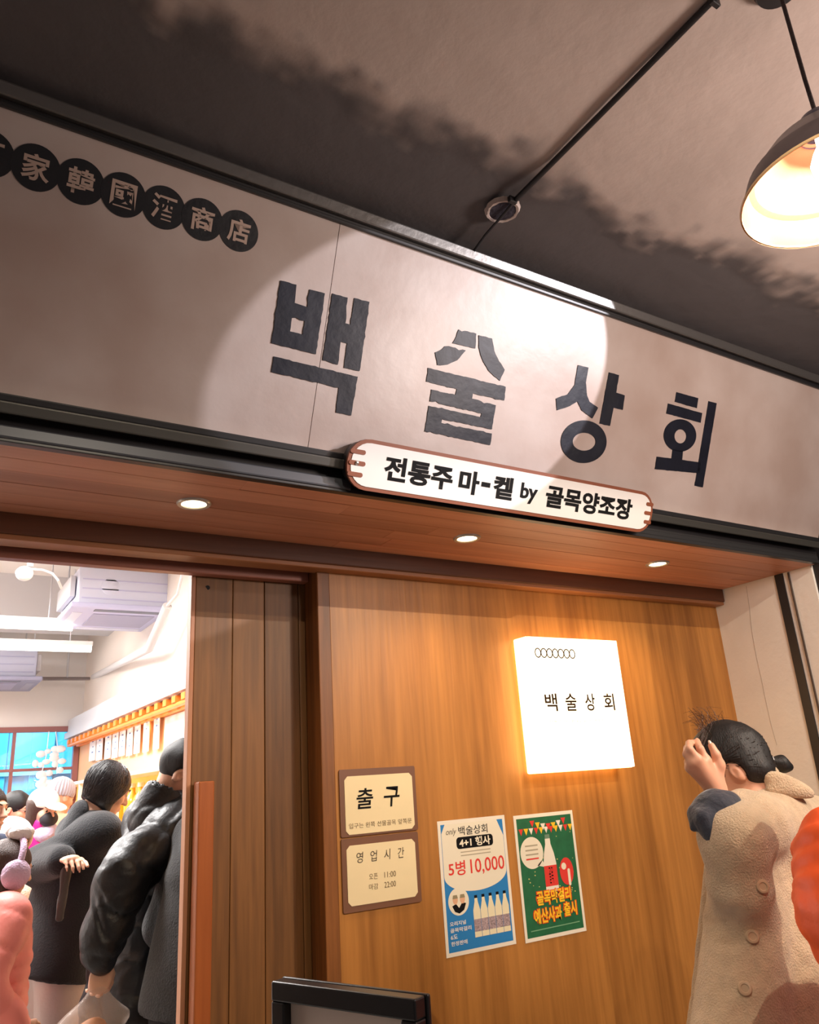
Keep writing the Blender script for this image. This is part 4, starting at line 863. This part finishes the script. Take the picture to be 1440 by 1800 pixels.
    def hair(s, h, m, style='short', name='hair', disp=.004, ws=60):
        S = Sdf(); P = s.P; k = s.k; R = s.R
        S.ell(P(0, -.014, .034), np.array((.086, .106, .097)) * k, .02, R)
        if style == 'bob':
            S.ell(P(0, -.010, .02), np.array((.093, .104, .098)) * k, .02, R)
            for d in (1, -1): S.cap(P(.058 * d, .0, .03), P(.066 * d, .006, -.085), .040 * k, .034 * k, .03, R[:, 0], .7)
            S.cap(P(0, -.05, .03), P(0, -.052, -.085), .062 * k, .058 * k, .04, R[:, 1], .7)
            S.cut(P(0, .0, -.095), R @ np.array((0, -.25, -1.)))
        if style == 'long':
            for d in (1, -1): S.cap(P(.058 * d, -.01, .03), P(.072 * d, -.005, -.20), .042 * k, .034 * k, .03)
            S.cap(P(0, -.06, .03), P(0, -.075, -.22), .066 * k, .06 * k, .04, R[:, 1], .7)
        S.ell(P(0, .092, -.035), np.array((.066 if style != 'short' else .085, .062, .085)) * k, .012, R, 's')
        if style == 'short': S.ell(P(0, -.0, -.105), np.array((.12, .095, .065)) * k, .015, R, 's'); [S.ell(P(.095 * d, -.004, -.018), np.array((.036, .028, .040)) * k, .008, R, 's') for d in (1, -1)]
        return s.part(name, S, h, m, lambda V: disp * wave(V * (1, 1, .5), ws, 5))
    def strands(s, hair, m, starts, ends, n, seed, r=.0008, lift=.0012):
        """combed strands lying on the hair, from points of one line to points of another (own frame)"""
        from mathutils.bvhtree import BVHTree
        L = root_loc(s.root); bv = BVHTree.FromPolygons([tuple(v) for v in _verts(hair.data) + L], [tuple(p.vertices) for p in hair.data.polygons])
        rg = random.Random(seed); cw = s.Mx[:3, :3] @ s.P(0, -.01, .02) + s.Mx[:3, 3]; mb = MB()
        pick = lambda ln: (lambda t: ln[min(int(t), len(ln) - 2)] * (1 - (t - min(int(t), len(ln) - 2))) + ln[min(int(t), len(ln) - 2) + 1] * (t - min(int(t), len(ln) - 2)))(rg.random() * (len(ln) - 1)) if len(ln) > 1 else ln[0]
        for i in range(n):
            a, b = np.array(pick(starts)), np.array(pick(ends)); t0, t1 = rg.uniform(0, .35), rg.uniform(.75, 1); pts = []
            wob = np.array((rg.gauss(0, .006), rg.gauss(0, .006), rg.gauss(0, .006)))
            for t in np.linspace(t0, t1, 9):
                p = a + (b - a) * t + wob * math.sin(math.pi * t); q = s.Mx[:3, :3] @ p + s.Mx[:3, 3]; d = _unit(q - cw)
                h = bv.ray_cast(Vector(cw + d * .4), Vector(-d))
                if h[0] is not None: pts.append(np.array(h[0]) + d * lift * rg.uniform(.2, 1.4))
            if len(pts) > 3: mb.tube(pts, [r * .5] + [r] * (len(pts) - 2) + [r * .3], 4, False)
        mb.build('combed_strands', m, s.root, smooth=60)['kind'] = 'stuff'
    def eyes(s, m, lid=None):
        for d in (1, -1):
            c = s.Mx[:3, :3] @ s.P(.033 * d, .0832, .008) + s.Mx[:3, 3]; MB().ball(c, .0088 * s.k, 12, 8).build('eye', m, s.root, smooth=60)
            b0, b1, b2 = [s.Mx[:3, :3] @ s.P(x * d, y, z) + s.Mx[:3, 3] for x, y, z in ((.017, .0975, .030), (.034, .0945, .036), (.051, .0835, .030))]; MB().tube([b0, b1, b2], [.0028 * s.k, .0034 * s.k, .0016 * s.k], 7).build('eyebrow', lid or m, s.root, smooth=50)
skin_a = M('skin_light', (232, 184, 156), .5, var=.05, vscale=20, subs=.15); skin_b = M('skin_warm', (222, 168, 138), .5, var=.05, vscale=20, subs=.15)
hair_b = M('hair_black', (17, 14, 14), .56, bump=.2, bscale=46, stretch=(7, 7, .8), spec=.5); hair_br = M('hair_brown', (66, 42, 34), .45, bump=.35, bscale=40, stretch=(8, 8, 1.2)); eye_m = M('eye_dark', (28, 20, 18), .15)
puff_b = M('puffer_black', (22, 23, 27), .46, bump=.3, bscale=22, spec=.5); wool_b = M('fleece_black', (27, 28, 32), .95, bump=.3, bscale=130, sheen=.2); wool_g = M('wool_charcoal', (50, 51, 53), .95, bump=.4, bscale=160, var=.2, vscale=60, sheen=.2)
shoe_m = M('shoe_black', (24, 23, 23), .5); jean = M('denim_blue', (84, 112, 178), .8, bump=.2, bscale=200, var=.2, vscale=14); cloth_n = M('cloth_navy', (40, 50, 74), .8)
beige = M('trouser_beige', (206, 190, 180), .85, bump=.1, bscale=80); black_tr = M('trouser_black', (20, 20, 23), .9)
def yaw_to(fx, fy): return math.atan2(-fx, fy)
def loc_of(pt, base, yaw): return rotz(-yaw) @ (np.array(pt, float) - np.array(base))
# ---- dark haired man in a black puffer, carrying a plastic bag
b = np.array((onY(250, 1600, 3.40)[0], 3.40, 0)); yw = yaw_to(1, .12)
A = Fig('person', 'dark haired man in a black puffer jacket just inside the doorway', b, yw, 1.80, lean=.19, hp=.40,
        wr=loc_of(onY(176, 1682, 3.12), b, yw), wl=(-.22, .42, 1.02), pr=(.4, -1, -.1))
A.hc = loc_of(onY(324, 1362, 3.32), b, yw); A.R = rotz(-.45) @ rotx(-.62)
A.body(.0065, skin_a, dict(f=(0, .08, -1), nrm=(1, 0, .1), curl=.9, spread=.02, thumb=.3)); A.eyes(eye_m, hair_b)
A.hair(.006, hair_b, 'short')
A.jacket(.008, puff_b, 'puffer_jacket', girth=1.16, arm=1.28, hem=-.16, flare=1.06, ribs=(5, .016), aribs=(2, .015), wr=.012, ws=26, cr=True, collar=.125, depth=.82, cuff=.01)
cc = onY(284, 1419, 3.30); ca = _unit((.42, -.05, .9)); S = Sdf(); lc = lambda p: loc_of(p, b, yw)
S.cap(lc(cc - ca * .05), lc(cc + ca * .045), .102, .094, .01).cap(lc(cc - ca * .03), lc(cc + ca * .16), .078, .090, .008, op='s'); A.part('stand_collar', S, .007, puff_b, lambda V: .006 * crease(V, 34, 9))
A.legs(.011, black_tr, r=1.08); A.shoes(shoe_m)
# strap of the bag on his back, over the near shoulder
w_ = lambda F_, p: F_.Mx[:3, :3] @ np.array(p) + F_.Mx[:3, 3]
sh_ = A.sh[1]; k = A.k
MB().tube([w_(A, sh_ + d) for d in ((-.03, -.165, -.16), (-.035, -.15, .0), (-.04, -.08, .085), (-.04, .02, .11), (-.035, .10, .06), (-.03, .16, -.08), (-.02, .15, -.22))], .017, 10).build('shoulder_strap', M('strap_black', (36, 36, 42), .7), A.root, smooth=50)
hb = w_(A, A.wr_[1] + np.array((0, .012, -.085)))
film = bpy.data.materials.new('bag_film'); film.use_nodes = True; nt = film.node_tree; pb_ = nt.nodes['Principled BSDF']
pb_.inputs['Base Color'].default_value = (*lin((238, 222, 212)), 1); pb_.inputs['Roughness'].default_value = .22; pb_.inputs['Alpha'].default_value = .24
tcn = nt.nodes.new('ShaderNodeTexCoord'); nn = nt.nodes.new('ShaderNodeTexNoise'); nn.inputs['Scale'].default_value = 22; bpn = nt.nodes.new('ShaderNodeBump'); bpn.inputs['Strength'].default_value = .6; bpn.inputs['Distance'].default_value = .01
nt.links.new(tcn.outputs['Object'], nn.inputs['Vector']); nt.links.new(nn.outputs['Fac'], bpn.inputs['Height']); nt.links.new(bpn.outputs[0], pb_.inputs['Normal'])
bg = thing('plastic_bag', 'translucent white plastic bag of food held by the man in the black puffer', 'bag', tuple(hb - (0, 0, .37)))
S = Sdf(); c = np.array((hb[0] - .03, hb[1], hb[2]))
S.cap(c + (.02, 0, .015), c + (.0, 0, -.12), .016, .075, .03, (0, 1, 0), .7).ell(c + (-.02, 0, -.22), (.135, .085, .15), .06).cap(c + (.03, 0, -.02), c + (.10, .0, -.10), .010, .022, .03)
skin_mesh('film', S, .008, film, bg, None, lambda V: .010 * wave(V * (1, 1, .5), 34, 8))
S = Sdf(); S.ell(c + (-.03, 0, -.19), (.085, .055, .075), .03).ell(c + (.01, 0, -.14), (.05, .04, .05), .03); skin_mesh('wrapped_food', S, .010, M('food_brown', (196, 128, 76), .6, var=.3, vscale=18), bg, None, lambda V: .006 * wave(V, 40, 2))

# ---- person in the charcoal wool coat, half hidden by the door leaf
b = np.array((float(onY(374, 1600, 2.95)[0]), 2.95, 0)); yw = yaw_to(1, .25)
B = Fig('person', 'person in a charcoal wool coat half hidden behind the sliding door leaf', b, yw, 1.72, lean=.06, hp=.1, wr=(.21, .06, .90), wl=(-.2, .1, .9))
B.body(.009, skin_a); B.eyes(eye_m); B.hair(.009, hair_b, 'short')
B.jacket(.011, wool_g, 'wool_coat', girth=1.18, arm=1.1, hem=-.02, flare=1.35, wr=.007, ws=15, seed=4, depth=.85)
S = Sdf(); S.cap(B.pel + (0, 0, -.06), B.pel + (0, 0, .02), .225, .225, .01, (0, 1, 0), .85).cut(B.pel + (0, 0, .025), (0, 0, 1)).cut(B.pel + (0, 0, -.075), (0, 0, -1)); B.part('hem_band', S, .011, M('wool_dark', (36, 37, 39), .95, bump=.3, bscale=160))
B.legs(.012, beige); B.shoes(shoe_m)

# ---- woman with a bob in a black fleece coat
b = np.array((float(onY(108, 1560, 4.25)[0]), 4.25, 0)); yw = yaw_to(1, .1)
D = Fig('person', 'woman with a black bob in a black hooded coat and beige trousers', b, yw, 1.75, lean=.24, hp=.34, wr=loc_of(onY(112, 1512, 3.98), b, yw), wl=(-.1, .45, 1.15), pr=(.15, -1, -.5))
D.body(.0075, skin_a, dict(nrm=(.3, 0, 1), curl=.6, spread=.05)); D.eyes(eye_m, hair_b); dh = D.hair(.007, hair_b, 'bob', disp=.0025, ws=50); P = D.P
D.strands(dh, M('hair_sheen', (44, 40, 42), .35, spec=.6), [P(.02, .0, .13), P(.0, -.02, .13), P(.02, .05, .12)], [P(.10, .06, -.08), P(.11, .0, -.10), P(.08, -.09, -.10), P(.0, -.12, -.10)], 170, 6, r=.0011)
D.jacket(.010, wool_b, 'hooded_coat', girth=1.15, arm=1.18, hem=-.08, flare=1.15, wr=.008, ws=14, seed=6, depth=.85)
S = Sdf(); up = D.T @ np.array((0, 0, 1)); S.cap(D.neck + (0, -.10, -.04), D.neck + (0, -.06, .05), .085, .07, .04, D.T @ np.array((0, 1, 0)), .6).cap(D.neck + (.075, -.02, .0), D.neck + (.05, .06, -.05), .04, .035, .03).cap(D.neck + (-.075, -.02, .0), D.neck + (-.05, .06, -.05), .04, .035, .03); D.part('hood', S, .009, wool_b, lambda V: .004 * wave(V, 24, 3))
D.legs(.011, beige, r=1.12, r2=1.25); D.shoes(shoe_m)
t_ = onY(118, 1524, 3.96); u_ = onY(104, 1622, 3.96)
fo = thing('folded_bag', 'dark grey folded bag hanging from the bobbed woman\'s hand', 'bag', tuple(u_))
S = Sdf(); S.cap(t_ + (0, 0, .01), u_ + (0, 0, .02), .022, .020, .01, (0, 1, 0), .5); skin_mesh('bag_body', S, .008, M('bag_grey', (74, 72, 70), .6, bump=.2, bscale=60), fo, None, lambda V: .004 * wave(V, 40, 4))
MB().tube([t_ + (.01, 0, .0), t_ + (.02, 0, .04), t_ + (.0, 0, .055), t_ + (-.015, 0, .02)], .005, 8).build('handle', M('bag_grey', (74, 72, 70), .6), fo, smooth=50)

def bystander(label, head_px, Y_, face, H, jacket, skin_, hairm, style, lean=.08, hp=.15, name='person', tr=None, h=.011, **jk):
    p = onY(*head_px, Y_); f = _unit((face[0], face[1], 0)); b = np.array((p[0], p[1], 0)) - f * (.10 + lean * .5)
    Fg = Fig(name, label, b, yaw_to(*face), H, lean=lean, hp=hp); Fg.body(h * .75, skin_)
    Fg.eyes(eye_m, hairm)
    if style: Fg.hair(h * .75, hairm, style)
    Fg.jacket(h, jacket, jk.pop('jn', 'jacket'), **jk); Fg.legs(h + .002, tr or black_tr); Fg.shoes(shoe_m); return Fg
# ---- man with curly hair at the left edge
E_ = bystander('man with short curly hair and a navy jacket at the left edge', (2, 1430), 4.62, (.75, -.65), 1.66, cloth_n, skin_a, M('hair_curly', (40, 30, 28), .6, bump=.8, bscale=120), 'short', hp=.05, collar=.05)
# ---- dark haired person behind him
G_ = bystander('person with dark hair and glasses standing behind the curly haired man', (47, 1416), 6.3, (.8, -.6), 1.65, M('jacket_brown', (90, 70, 62), .8), skin_b, hair_b, 'short', hp=.2)
for d in (1, -1):
    c = w_(G_, G_.P(.033 * d, .098, .010)); MB().lathe([(.019, -.001), (.021, 0), (.019, .001), (.018, 0), (.019, -.001)], c, 18, G_.Mx[:3, :3] @ G_.R @ np.array((0, 1, 0))).build('glasses_rim', black_metal, G_.root, smooth=50)
    MB().tube([w_(G_, G_.P(.053 * d, .095, .012)), w_(G_, G_.P(.078 * d, .0, .008))], .0018, 6).build('glasses_temple', black_metal, G_.root)
# ---- woman in a cream cap, black mask and magenta jacket
Hh = bystander('woman in a cream cap and black face mask with a magenta jacket', (90, 1412), 5.75, (.45, -.9), 1.64, M('jacket_magenta', (226, 30, 140), .55, bump=.15, bscale=30), skin_a, hair_br, 'long', hp=.15, ribs=(6, .012), collar=.07)
P = Hh.P; k = Hh.k
S = Sdf(); S.ell(P(0, -.012, .045), np.array((.093, .112, .096)) * k, .02, Hh.R).ell(P(0, -.0, -.045), np.array((.2, .2, .075)) * k, .01, Hh.R, 's'); cap_ = Hh.part('cap', S, .007, M('cap_cream', (244, 230, 214), .8, bump=.15, bscale=90))
S = Sdf(); S.ell(P(0, .125, .042), np.array((.075, .075, .008)) * k, .01, Hh.R @ rotx(-.25)); Hh.part('cap_brim', S, .006, M('cap_cream', (244, 230, 214), .8))
S = Sdf(); S.ell(P(0, .075, -.045), np.array((.062, .050, .050)) * k, .01, Hh.R).ell(P(0, .055, -.045), np.array((.056, .044, .060)) * k, .006, Hh.R, 's'); Hh.part('face_mask', S, .0055, M('mask_black', (44, 44, 50), .7))
S = Sdf(); S.cap(P(-.02, .07, -.115), P(.03, .075, -.14), .05, .05, .02); Hh.part('scarf', S, .008, M('scarf_lilac', (196, 190, 220), .9, bump=.4, bscale=60), lambda V: .005 * wave(V, 50, 3))
# ---- person in a grey knitted hat
K_ = bystander('person in a grey ribbed knitted hat near the far window', (120, 1389), 7.1, (.85, .5), 1.72, M('jacket_tan', (168, 120, 90), .8), skin_b, hair_br, None, hp=.2)
P = K_.P; S = Sdf(); S.ell(P(0, -.012, .050), np.array((.094, .112, .105)) * K_.k, .02, K_.R).ell(P(0, .03, -.06), np.array((.2, .2, .075)) * K_.k, .01, K_.R, 's')
def ribs_(V, F_=K_):
    L_ = (V - F_.hc) @ F_.R; a = np.arctan2(L_[:, 0], L_[:, 1] + .01); return .004 * np.sin(a * 26)
K_.part('knitted_hat', S, .0055, M('knit_grey', (176, 172, 182), .95, bump=.3, bscale=120), ribs_)
# ---- child in a pink puffer with earmuffs
p = onY(16, 1512, 3.78); f_ = _unit((1, .25, 0)); b = np.array((p[0], p[1], 0)) - f_ * .06
N_ = Fig('person', 'child in a pink puffer jacket and lilac fluffy earmuffs at the left edge', b, yaw_to(1, .25), 1.42, lean=.08, hp=.25, wr=(.21, .07, .80), wl=(-.21, .07, .80), pr=(.3, -1, 0), pl=(-.3, -1, 0))
N_.body(.008, skin_a); N_.eyes(eye_m); N_.hair(.008, hair_br, 'long')
pinkm = M('puffer_pink', (255, 150, 140), .5, bump=.15, bscale=22)
N_.jacket(.010, pinkm, 'puffer_jacket', girth=1.15, arm=1.25, hem=.10, flare=1.1, ribs=(4, .012), aribs=(2, .012), wr=.007, ws=22, depth=.88, cuff=.0)
N_.legs(.011, jean, r=1.05, r2=1.15); N_.shoes(shoe_m); P = N_.P
lil = M('earmuff_lilac', (226, 196, 226), .95, bump=.5, bscale=140, sheen=.3)
em = None
for d in (1, -1):
    S = Sdf(); S.ell(P(.108 * d, .0, -.02), (.030, .056, .056), .01, N_.R); N_.part('earmuff', S, .006, lil, lambda V: .002 * wave(V, 160, 2))
MB().tube([w_(N_, P(.106 * math.cos(t), -.0, .03 + .115 * math.sin(t))) for t in np.linspace(-.3, math.pi + .3, 20)], .013, 10).build('earmuff_band', lil, N_.root, smooth=60)
MB().ball(w_(N_, P(.02, -.01, .165)), (.05, .03, .03), 12, 8).ball(w_(N_, P(-.03, -.02, .17)), (.04, .03, .035), 12, 8).build('bow', M('bow_white', (248, 240, 240), .9, bump=.4, bscale=80), N_.root, smooth=60)
# ---- girl in a cream fleece hood
Q_ = bystander('girl in a cream fleece hood between the earmuffs and the magenta jacket', (45, 1466), 5.2, (.7, -.55), 1.46, M('fleece_cream', (250, 236, 220), .95, bump=.5, bscale=120, sheen=.3), skin_a, hair_br, 'short', hp=.2, girth=1.2, arm=1.3, wr=.008, depth=.85, tr=jean)
P = Q_.P; S = Sdf(); S.ell(P(0, -.02, .025), np.array((.115, .125, .125)), .02, Q_.R).ell(P(0, -.02, -.13), np.array((.12, .11, .07)), .05, Q_.R).ell(P(0, .12, -.01), np.array((.072, .10, .085)), .02, Q_.R, 's').ell(P(0, -.01, .01), np.array((.088, .108, .10)), .01, Q_.R, 's'); Q_.part('hood', S, .009, M('fleece_cream', (250, 236, 220), .95), lambda V: .005 * wave(V, 50, 7))

# ---- person in the orange puffer at the right edge
oc = np.array((1.80, .90, 0)); O_ = Fig('person', 'person in a bright orange quilted puffer jacket at the right edge', oc, yaw_to(.35, .94), 1.66, lean=.02)
L2 = lambda u, v, y: loc_of(onY(u, v, y), oc, yaw_to(.35, .94))
O_.sh[-1] = L2(1478, 1492, .88); O_.el[-1] = L2(1476, 1600, .86); O_.wr_[-1] = L2(1535, 1770, .86)
O_.body(.008, skin_a); O_.eyes(eye_m); O_.hair(.008, hair_b, 'short')
orm = M('puffer_orange', (240, 88, 20), .55, bump=.22, bscale=24, var=.08, vscale=8)
O_.jacket(.008, orm, 'puffer_jacket', girth=1.2, arm=1.0, hem=-.12, ribs=(7, .012), aribs=(3, .010), wr=.005, ws=34, cr=True, collar=.08, depth=.85)
O_.legs(.012, black_tr); O_.shoes(shoe_m)

# ---- woman in the long cream coat, hand to her forehead
YH = 1.40
yw = yaw_to(-.55, .84); hw = onY(1294, 1356, YH)
b = np.array((hw[0] + .105, hw[1] - .13, 0))
wl_w = onY(1260, 1391, 1.33); el_w = onY(1268, 1496, 1.30)
W1 = Fig('person', 'woman in a long cream coat with a short ponytail holding her forehead', b, yw, 1.68, lean=.16, hp=.55)
L1 = lambda p: loc_of(p, b, yw)
W1.hc = L1(hw); W1.R = rotz(-.08) @ rotx(-.50)
W1.neck = L1(onY(1338, 1418, 1.36)); W1.wr_[-1] = L1(wl_w); W1.el[-1] = L1(el_w); W1.sh[-1] = L1(onY(1330, 1462, 1.30))
W1.wr_[1] = np.array((.24, .12, .86)); W1.el[1] = np.array((.27, -.06, 1.08))
px = lambda u, v, y: L1(onY(u, v, y))
# body with the raised left hand posed finger by finger
S = Sdf(); P = head(S, W1.hc, W1.R, .92, ear=.82); W1.P = P
S.cap(W1.neck - (0, 0, .03), P(0, -.02, -.055), .052, .050, .03)
S.cap(W1.pel, W1.chest, .130, .140, .06, (0, 1, 0), .66).cap(W1.chest, W1.neck, .10, .055, .05).cap(W1.sh[1], W1.sh[-1], .06, .06, .05)
for d in (1, -1):
    S.cap(W1.sh[d], W1.el[d], .048, .038, .03).cap(W1.el[d], W1.wr_[d], .038, .0255, .02)
    S.cap(W1.hip[d], W1.kn[d], .080, .054, .04).cap(W1.kn[d], W1.an[d], .053, .034, .02).cap(W1.an[d] - (0, 0, .03), W1.an[d] + (0, .13, -.045), .034, .03, .02)
hand(S, W1.wr_[1], (0, .1, -1), (1, 0, .2), -1, .95)
K = [px(1242, 1337, 1.318), px(1227, 1335, 1.315), px(1217, 1341, 1.325), px(1212, 1350, 1.34)]
PIP = [px(1231, 1316, 1.325), px(1212, 1317, 1.322), px(1207, 1326, 1.332), px(1209, 1339, 1.348)]
DIP = [px(1226, 1306, 1.35), px(1212, 1307, 1.347), px(1208, 1316, 1.357), px(1211, 1331, 1.368)]
TIP = [px(1226, 1302, 1.375), px(1217, 1305, 1.375), px(1213, 1312, 1.38), px(1216, 1327, 1.388)]
wv = W1.wr_[-1]
for a, r in zip(K, (.0125, .0125, .012, .011)): S.cap(wv + (a - wv) * .12, a, .0145, r, .016)
for a, q, c, t, r in zip(K, PIP, DIP, TIP, (.0092, .0095, .0090, .0080)): S.cap(a, q, r * 1.12, r, .006).cap(q, c, r, r * .92, .004).cap(c, t, r * .92, r * .75, .004)
tA, tB, tC = px(1264, 1345, 1.315), px(1259, 1327, 1.312), px(1251, 1311, 1.318)
S.cap(wv + (tA - wv) * .15, tA, .015, .0145, .016).cap(tA, tB, .0140, .0112, .008).cap(tB, tC, .0108, .0085, .004)
W1.b = skin_mesh('body', S, .0038, skin_b, W1.root, W1.Mx)
W1.eyes(eye_m, hair_b)
for t_, q_, r in ((tC, tB, .0075), (TIP[0], DIP[0], .005)):
    n_ = _unit(t_ - q_); c_ = t_ + n_ * .006
    S = Sdf(); S.ell(c_ - (0, 0, 0), (.0062, .0042, .0085), .003, np.stack([_unit(np.cross(n_, (0, 1, 0.01))), _unit(np.cross(np.cross(n_, (0, 1, .01)), n_)), n_], 1)); W1.part('fingernail', S, .0014, M('nail_pearl', (246, 226, 206), .15, coat=.5))
# hair: smooth cap drawn back to a tie
hc_ = W1.hc
S = Sdf(); S.ell(P(0, -.008, .038), (.080, .102, .097), .02, W1.R)
tie = px(1354, 1337, 1.40)
S.cap(P(0, -.030, .055), tie - (tie - P(0, -.030, .055)) * .04, .060, .009, .02).cap(P(-.03, -.050, -.03), px(1334, 1400, 1.365), .042, .010, .03).cap(P(.03, -.05, -.03), px(1338, 1396, 1.39), .042, .010, .03)
S.ell(P(0, .094, -.030), (.066, .060, .085), .012, W1.R, 's').ell(P(-.092, -.004, -.012), (.034, .028, .036), .008, W1.R, 's').ell(P(-.07, .035, -.055), (.03, .05, .045), .015, W1.R, 's')
hr = W1.part('hair', S, .005, hair_b, lambda V: .0022 * wave(V @ rotz(.3), 90, 5))
strand_m = M('hair_strand', (38, 29, 26), .45, spec=.4)
W1.strands(hr, strand_m, [P(-.06, .07, .05), P(-.04, .08, .10), P(0, .08, .12), P(.04, .07, .12)], [tie], 150, 3)
W1.strands(hr, strand_m, [P(-.075, .03, .02), P(-.08, .0, .05), P(-.07, -.03, .0), P(-.05, -.06, -.05)], [tie], 90, 4)
S = Sdf(); d_ = _unit(px(1392, 1350, 1.38) - tie); S.cap(tie + d_ * .004, tie + d_ * .034, .011, .022, .01).cap(tie + d_ * .034, tie + d_ * .056, .022, .014, .012); W1.part('ponytail', S, .004, hair_b, lambda V: .002 * wave(V, 120, 4))
MB().lathe([(.010, -.004), (.0135, -.003), (.0145, 0), (.0135, .003), (.010, .004)], w_(W1, tie), 18, W1.Mx[:3, :3] @ d_).build('hair_tie', M('tie_white', (236, 236, 234), .5), W1.root, smooth=60)
rg = random.Random(8); m = MB()
for i in range(60):
    u0, v0 = rg.uniform(1228, 1280), rg.uniform(1272, 1300); q0 = onY(u0, v0, 1.41 + rg.uniform(-.02, .03)); a = rg.uniform(-1.0, .6); L_ = rg.uniform(.03, .075)
    dx, dz = math.sin(a) * L_, math.cos(a) * L_; pts = [q0 + np.array((-.02, 0, -.02)), q0, q0 + np.array((dx * .5 - .006, rg.uniform(-.01, .01), dz * .55)), q0 + np.array((dx * .9 - .022, rg.uniform(-.015, .015), dz * .8)), q0 + np.array((dx - .045 * rg.random(), rg.uniform(-.02, .02), dz * .7))]
    m.tube(pts, [.0007, .0006, .0005, .0004, .0002], 4)
m.build('flyaway_strands', M('hair_brown', (66, 42, 34), .45), W1.root, smooth=60)['kind'] = 'stuff'
# the coat
fleece = M('coat_fleece', (204, 180, 148), .95, bump=.5, bscale=240, var=.10, vscale=40, sheen=.35); navy_f = M('sleeve_navy', (34, 41, 56), .8, bump=.25, bscale=70, var=.5, vscale=9, c2=(26, 32, 48), sheen=.4)
S = Sdf()
S.cap(px(1352, 1470, 1.40), px(1352, 1840, 1.40), .150, .215, .05, rotz(-yw) @ np.array((.6, -.8, 0)) * -1, .8).cap(px(1352, 1840, 1.40), px(1340, 2050, 1.40), .215, .25, .05, rotz(-yw) @ np.array((.6, -.8, 0)) * -1, .8)
S.cap(px(1325, 1452, 1.30), px(1420, 1452, 1.42), .075, .085, .05).cap(px(1345, 1425, 1.37), px(1370, 1480, 1.38), .070, .11, .05)
S.cap(px(1255, 1500, 1.45), px(1233, 1840, 1.47), .026, .034, .012).cap(px(1233, 1840, 1.47), px(1222, 2050, 1.48), .034, .04, .012)
S.cap(px(1318, 1540, 1.35), px(1300, 1850, 1.32), .085, .10, .02).cap(px(1300, 1850, 1.32), px(1290, 2050, 1.32), .10, .13, .02)
S.cut((0, 0, .42), (0, 0, -1))
S.cap(px(1322, 1455, 1.295), px(1292, 1475, 1.275), .078, .066, .04).cap(px(1292, 1475, 1.275), px(1300, 1560, 1.29), .06, .07, .06)
S.cap(W1.sh[1], W1.el[1], .085, .08, .03).cap(W1.el[1], W1.wr_[1], .08, .07, .03)
S.cap(px(1298, 1416, 1.31), px(1330, 1430, 1.31), .022, .03, .02)
coat = W1.part('long_coat', S, .0065, fleece, lambda V: .006 * wave(V * (1, 1, .35), 22, 5) + .0022 * wave(V, 90, 6))
cr_, cn_, cu_ = [rotz(-yw) @ v for v in (ROT[:, 0], -ROT[:, 2], -ROT[:, 1])]
def cframe(a): return np.stack([cr_ * math.cos(a) + cu_ * math.sin(a), cn_, -cr_ * math.sin(a) + cu_ * math.cos(a)], 1)
S = Sdf(); S.ell(px(1384, 1381, 1.285), (.066, .016, .026), .01, cframe(-.42)).ell(px(1388, 1392, 1.28), (.060, .014, .016), .02, cframe(-.10)).ell(px(1352, 1366, 1.34), (.022, .05, .034), .02, cframe(-.2)).cut(px(1380, 1403, 1.285), -cu_ * .98 - cr_ * .05)
W1.part('collar', S, .0045, fleece, lambda V: .002 * wave(V, 60, 6))
S = Sdf(); S.cap(px(1266, 1500, 1.285), px(1258, 1430, 1.31), .022, .054, .02).cap(px(1240, 1428, 1.32), px(1284, 1412, 1.29), .024, .023, .015).cap(px(1226, 1432, 1.33), px(1240, 1424, 1.325), .020, .024, .015).cap(px(1224, 1432, 1.33), px(1219, 1456, 1.33), .016, .008, .012).cap(px(1238, 1438, 1.30), px(1262, 1480, 1.285), .022, .024, .02).cap(px(1284, 1412, 1.29), px(1276, 1460, 1.275), .02, .03, .02)
S.cap(W1.wr_[-1] + (W1.el[-1] - W1.wr_[-1]) * .18, W1.wr_[-1], .034, .032, .006, op='s')
W1.part('turned_cuff', S, .005, navy_f, lambda V: .003 * wave(V, 50, 9))
from mathutils.bvhtree import BVHTree
cv = _verts(coat.data) + root_loc(W1.root); bv = BVHTree.FromPolygons([tuple(v) for v in cv], [tuple(p.vertices) for p in coat.data.polygons])
for u, v in ((1340, 1558), (1323, 1646), (1310, 1738)):
    hit = bv.ray_cast(Vector(EYE), Vector(ray(u, v)))
    if hit[0] is not None:
        n_ = _unit(np.array(hit[1]) * .4 - ray(u, v) * .6)
        MB().lathe([(.0001, .004), (.007, .004), (.009, .006), (.0125, .0055), (.0145, .003), (.0145, -.003), (.0001, -.003)], np.array(hit[0]) + n_ * .0015, 24, n_).build('coat_button', M('button_horn', (196, 168, 136), .35), W1.root, smooth=40)
W1.legs(.012, black_tr); W1.shoes(shoe_m)
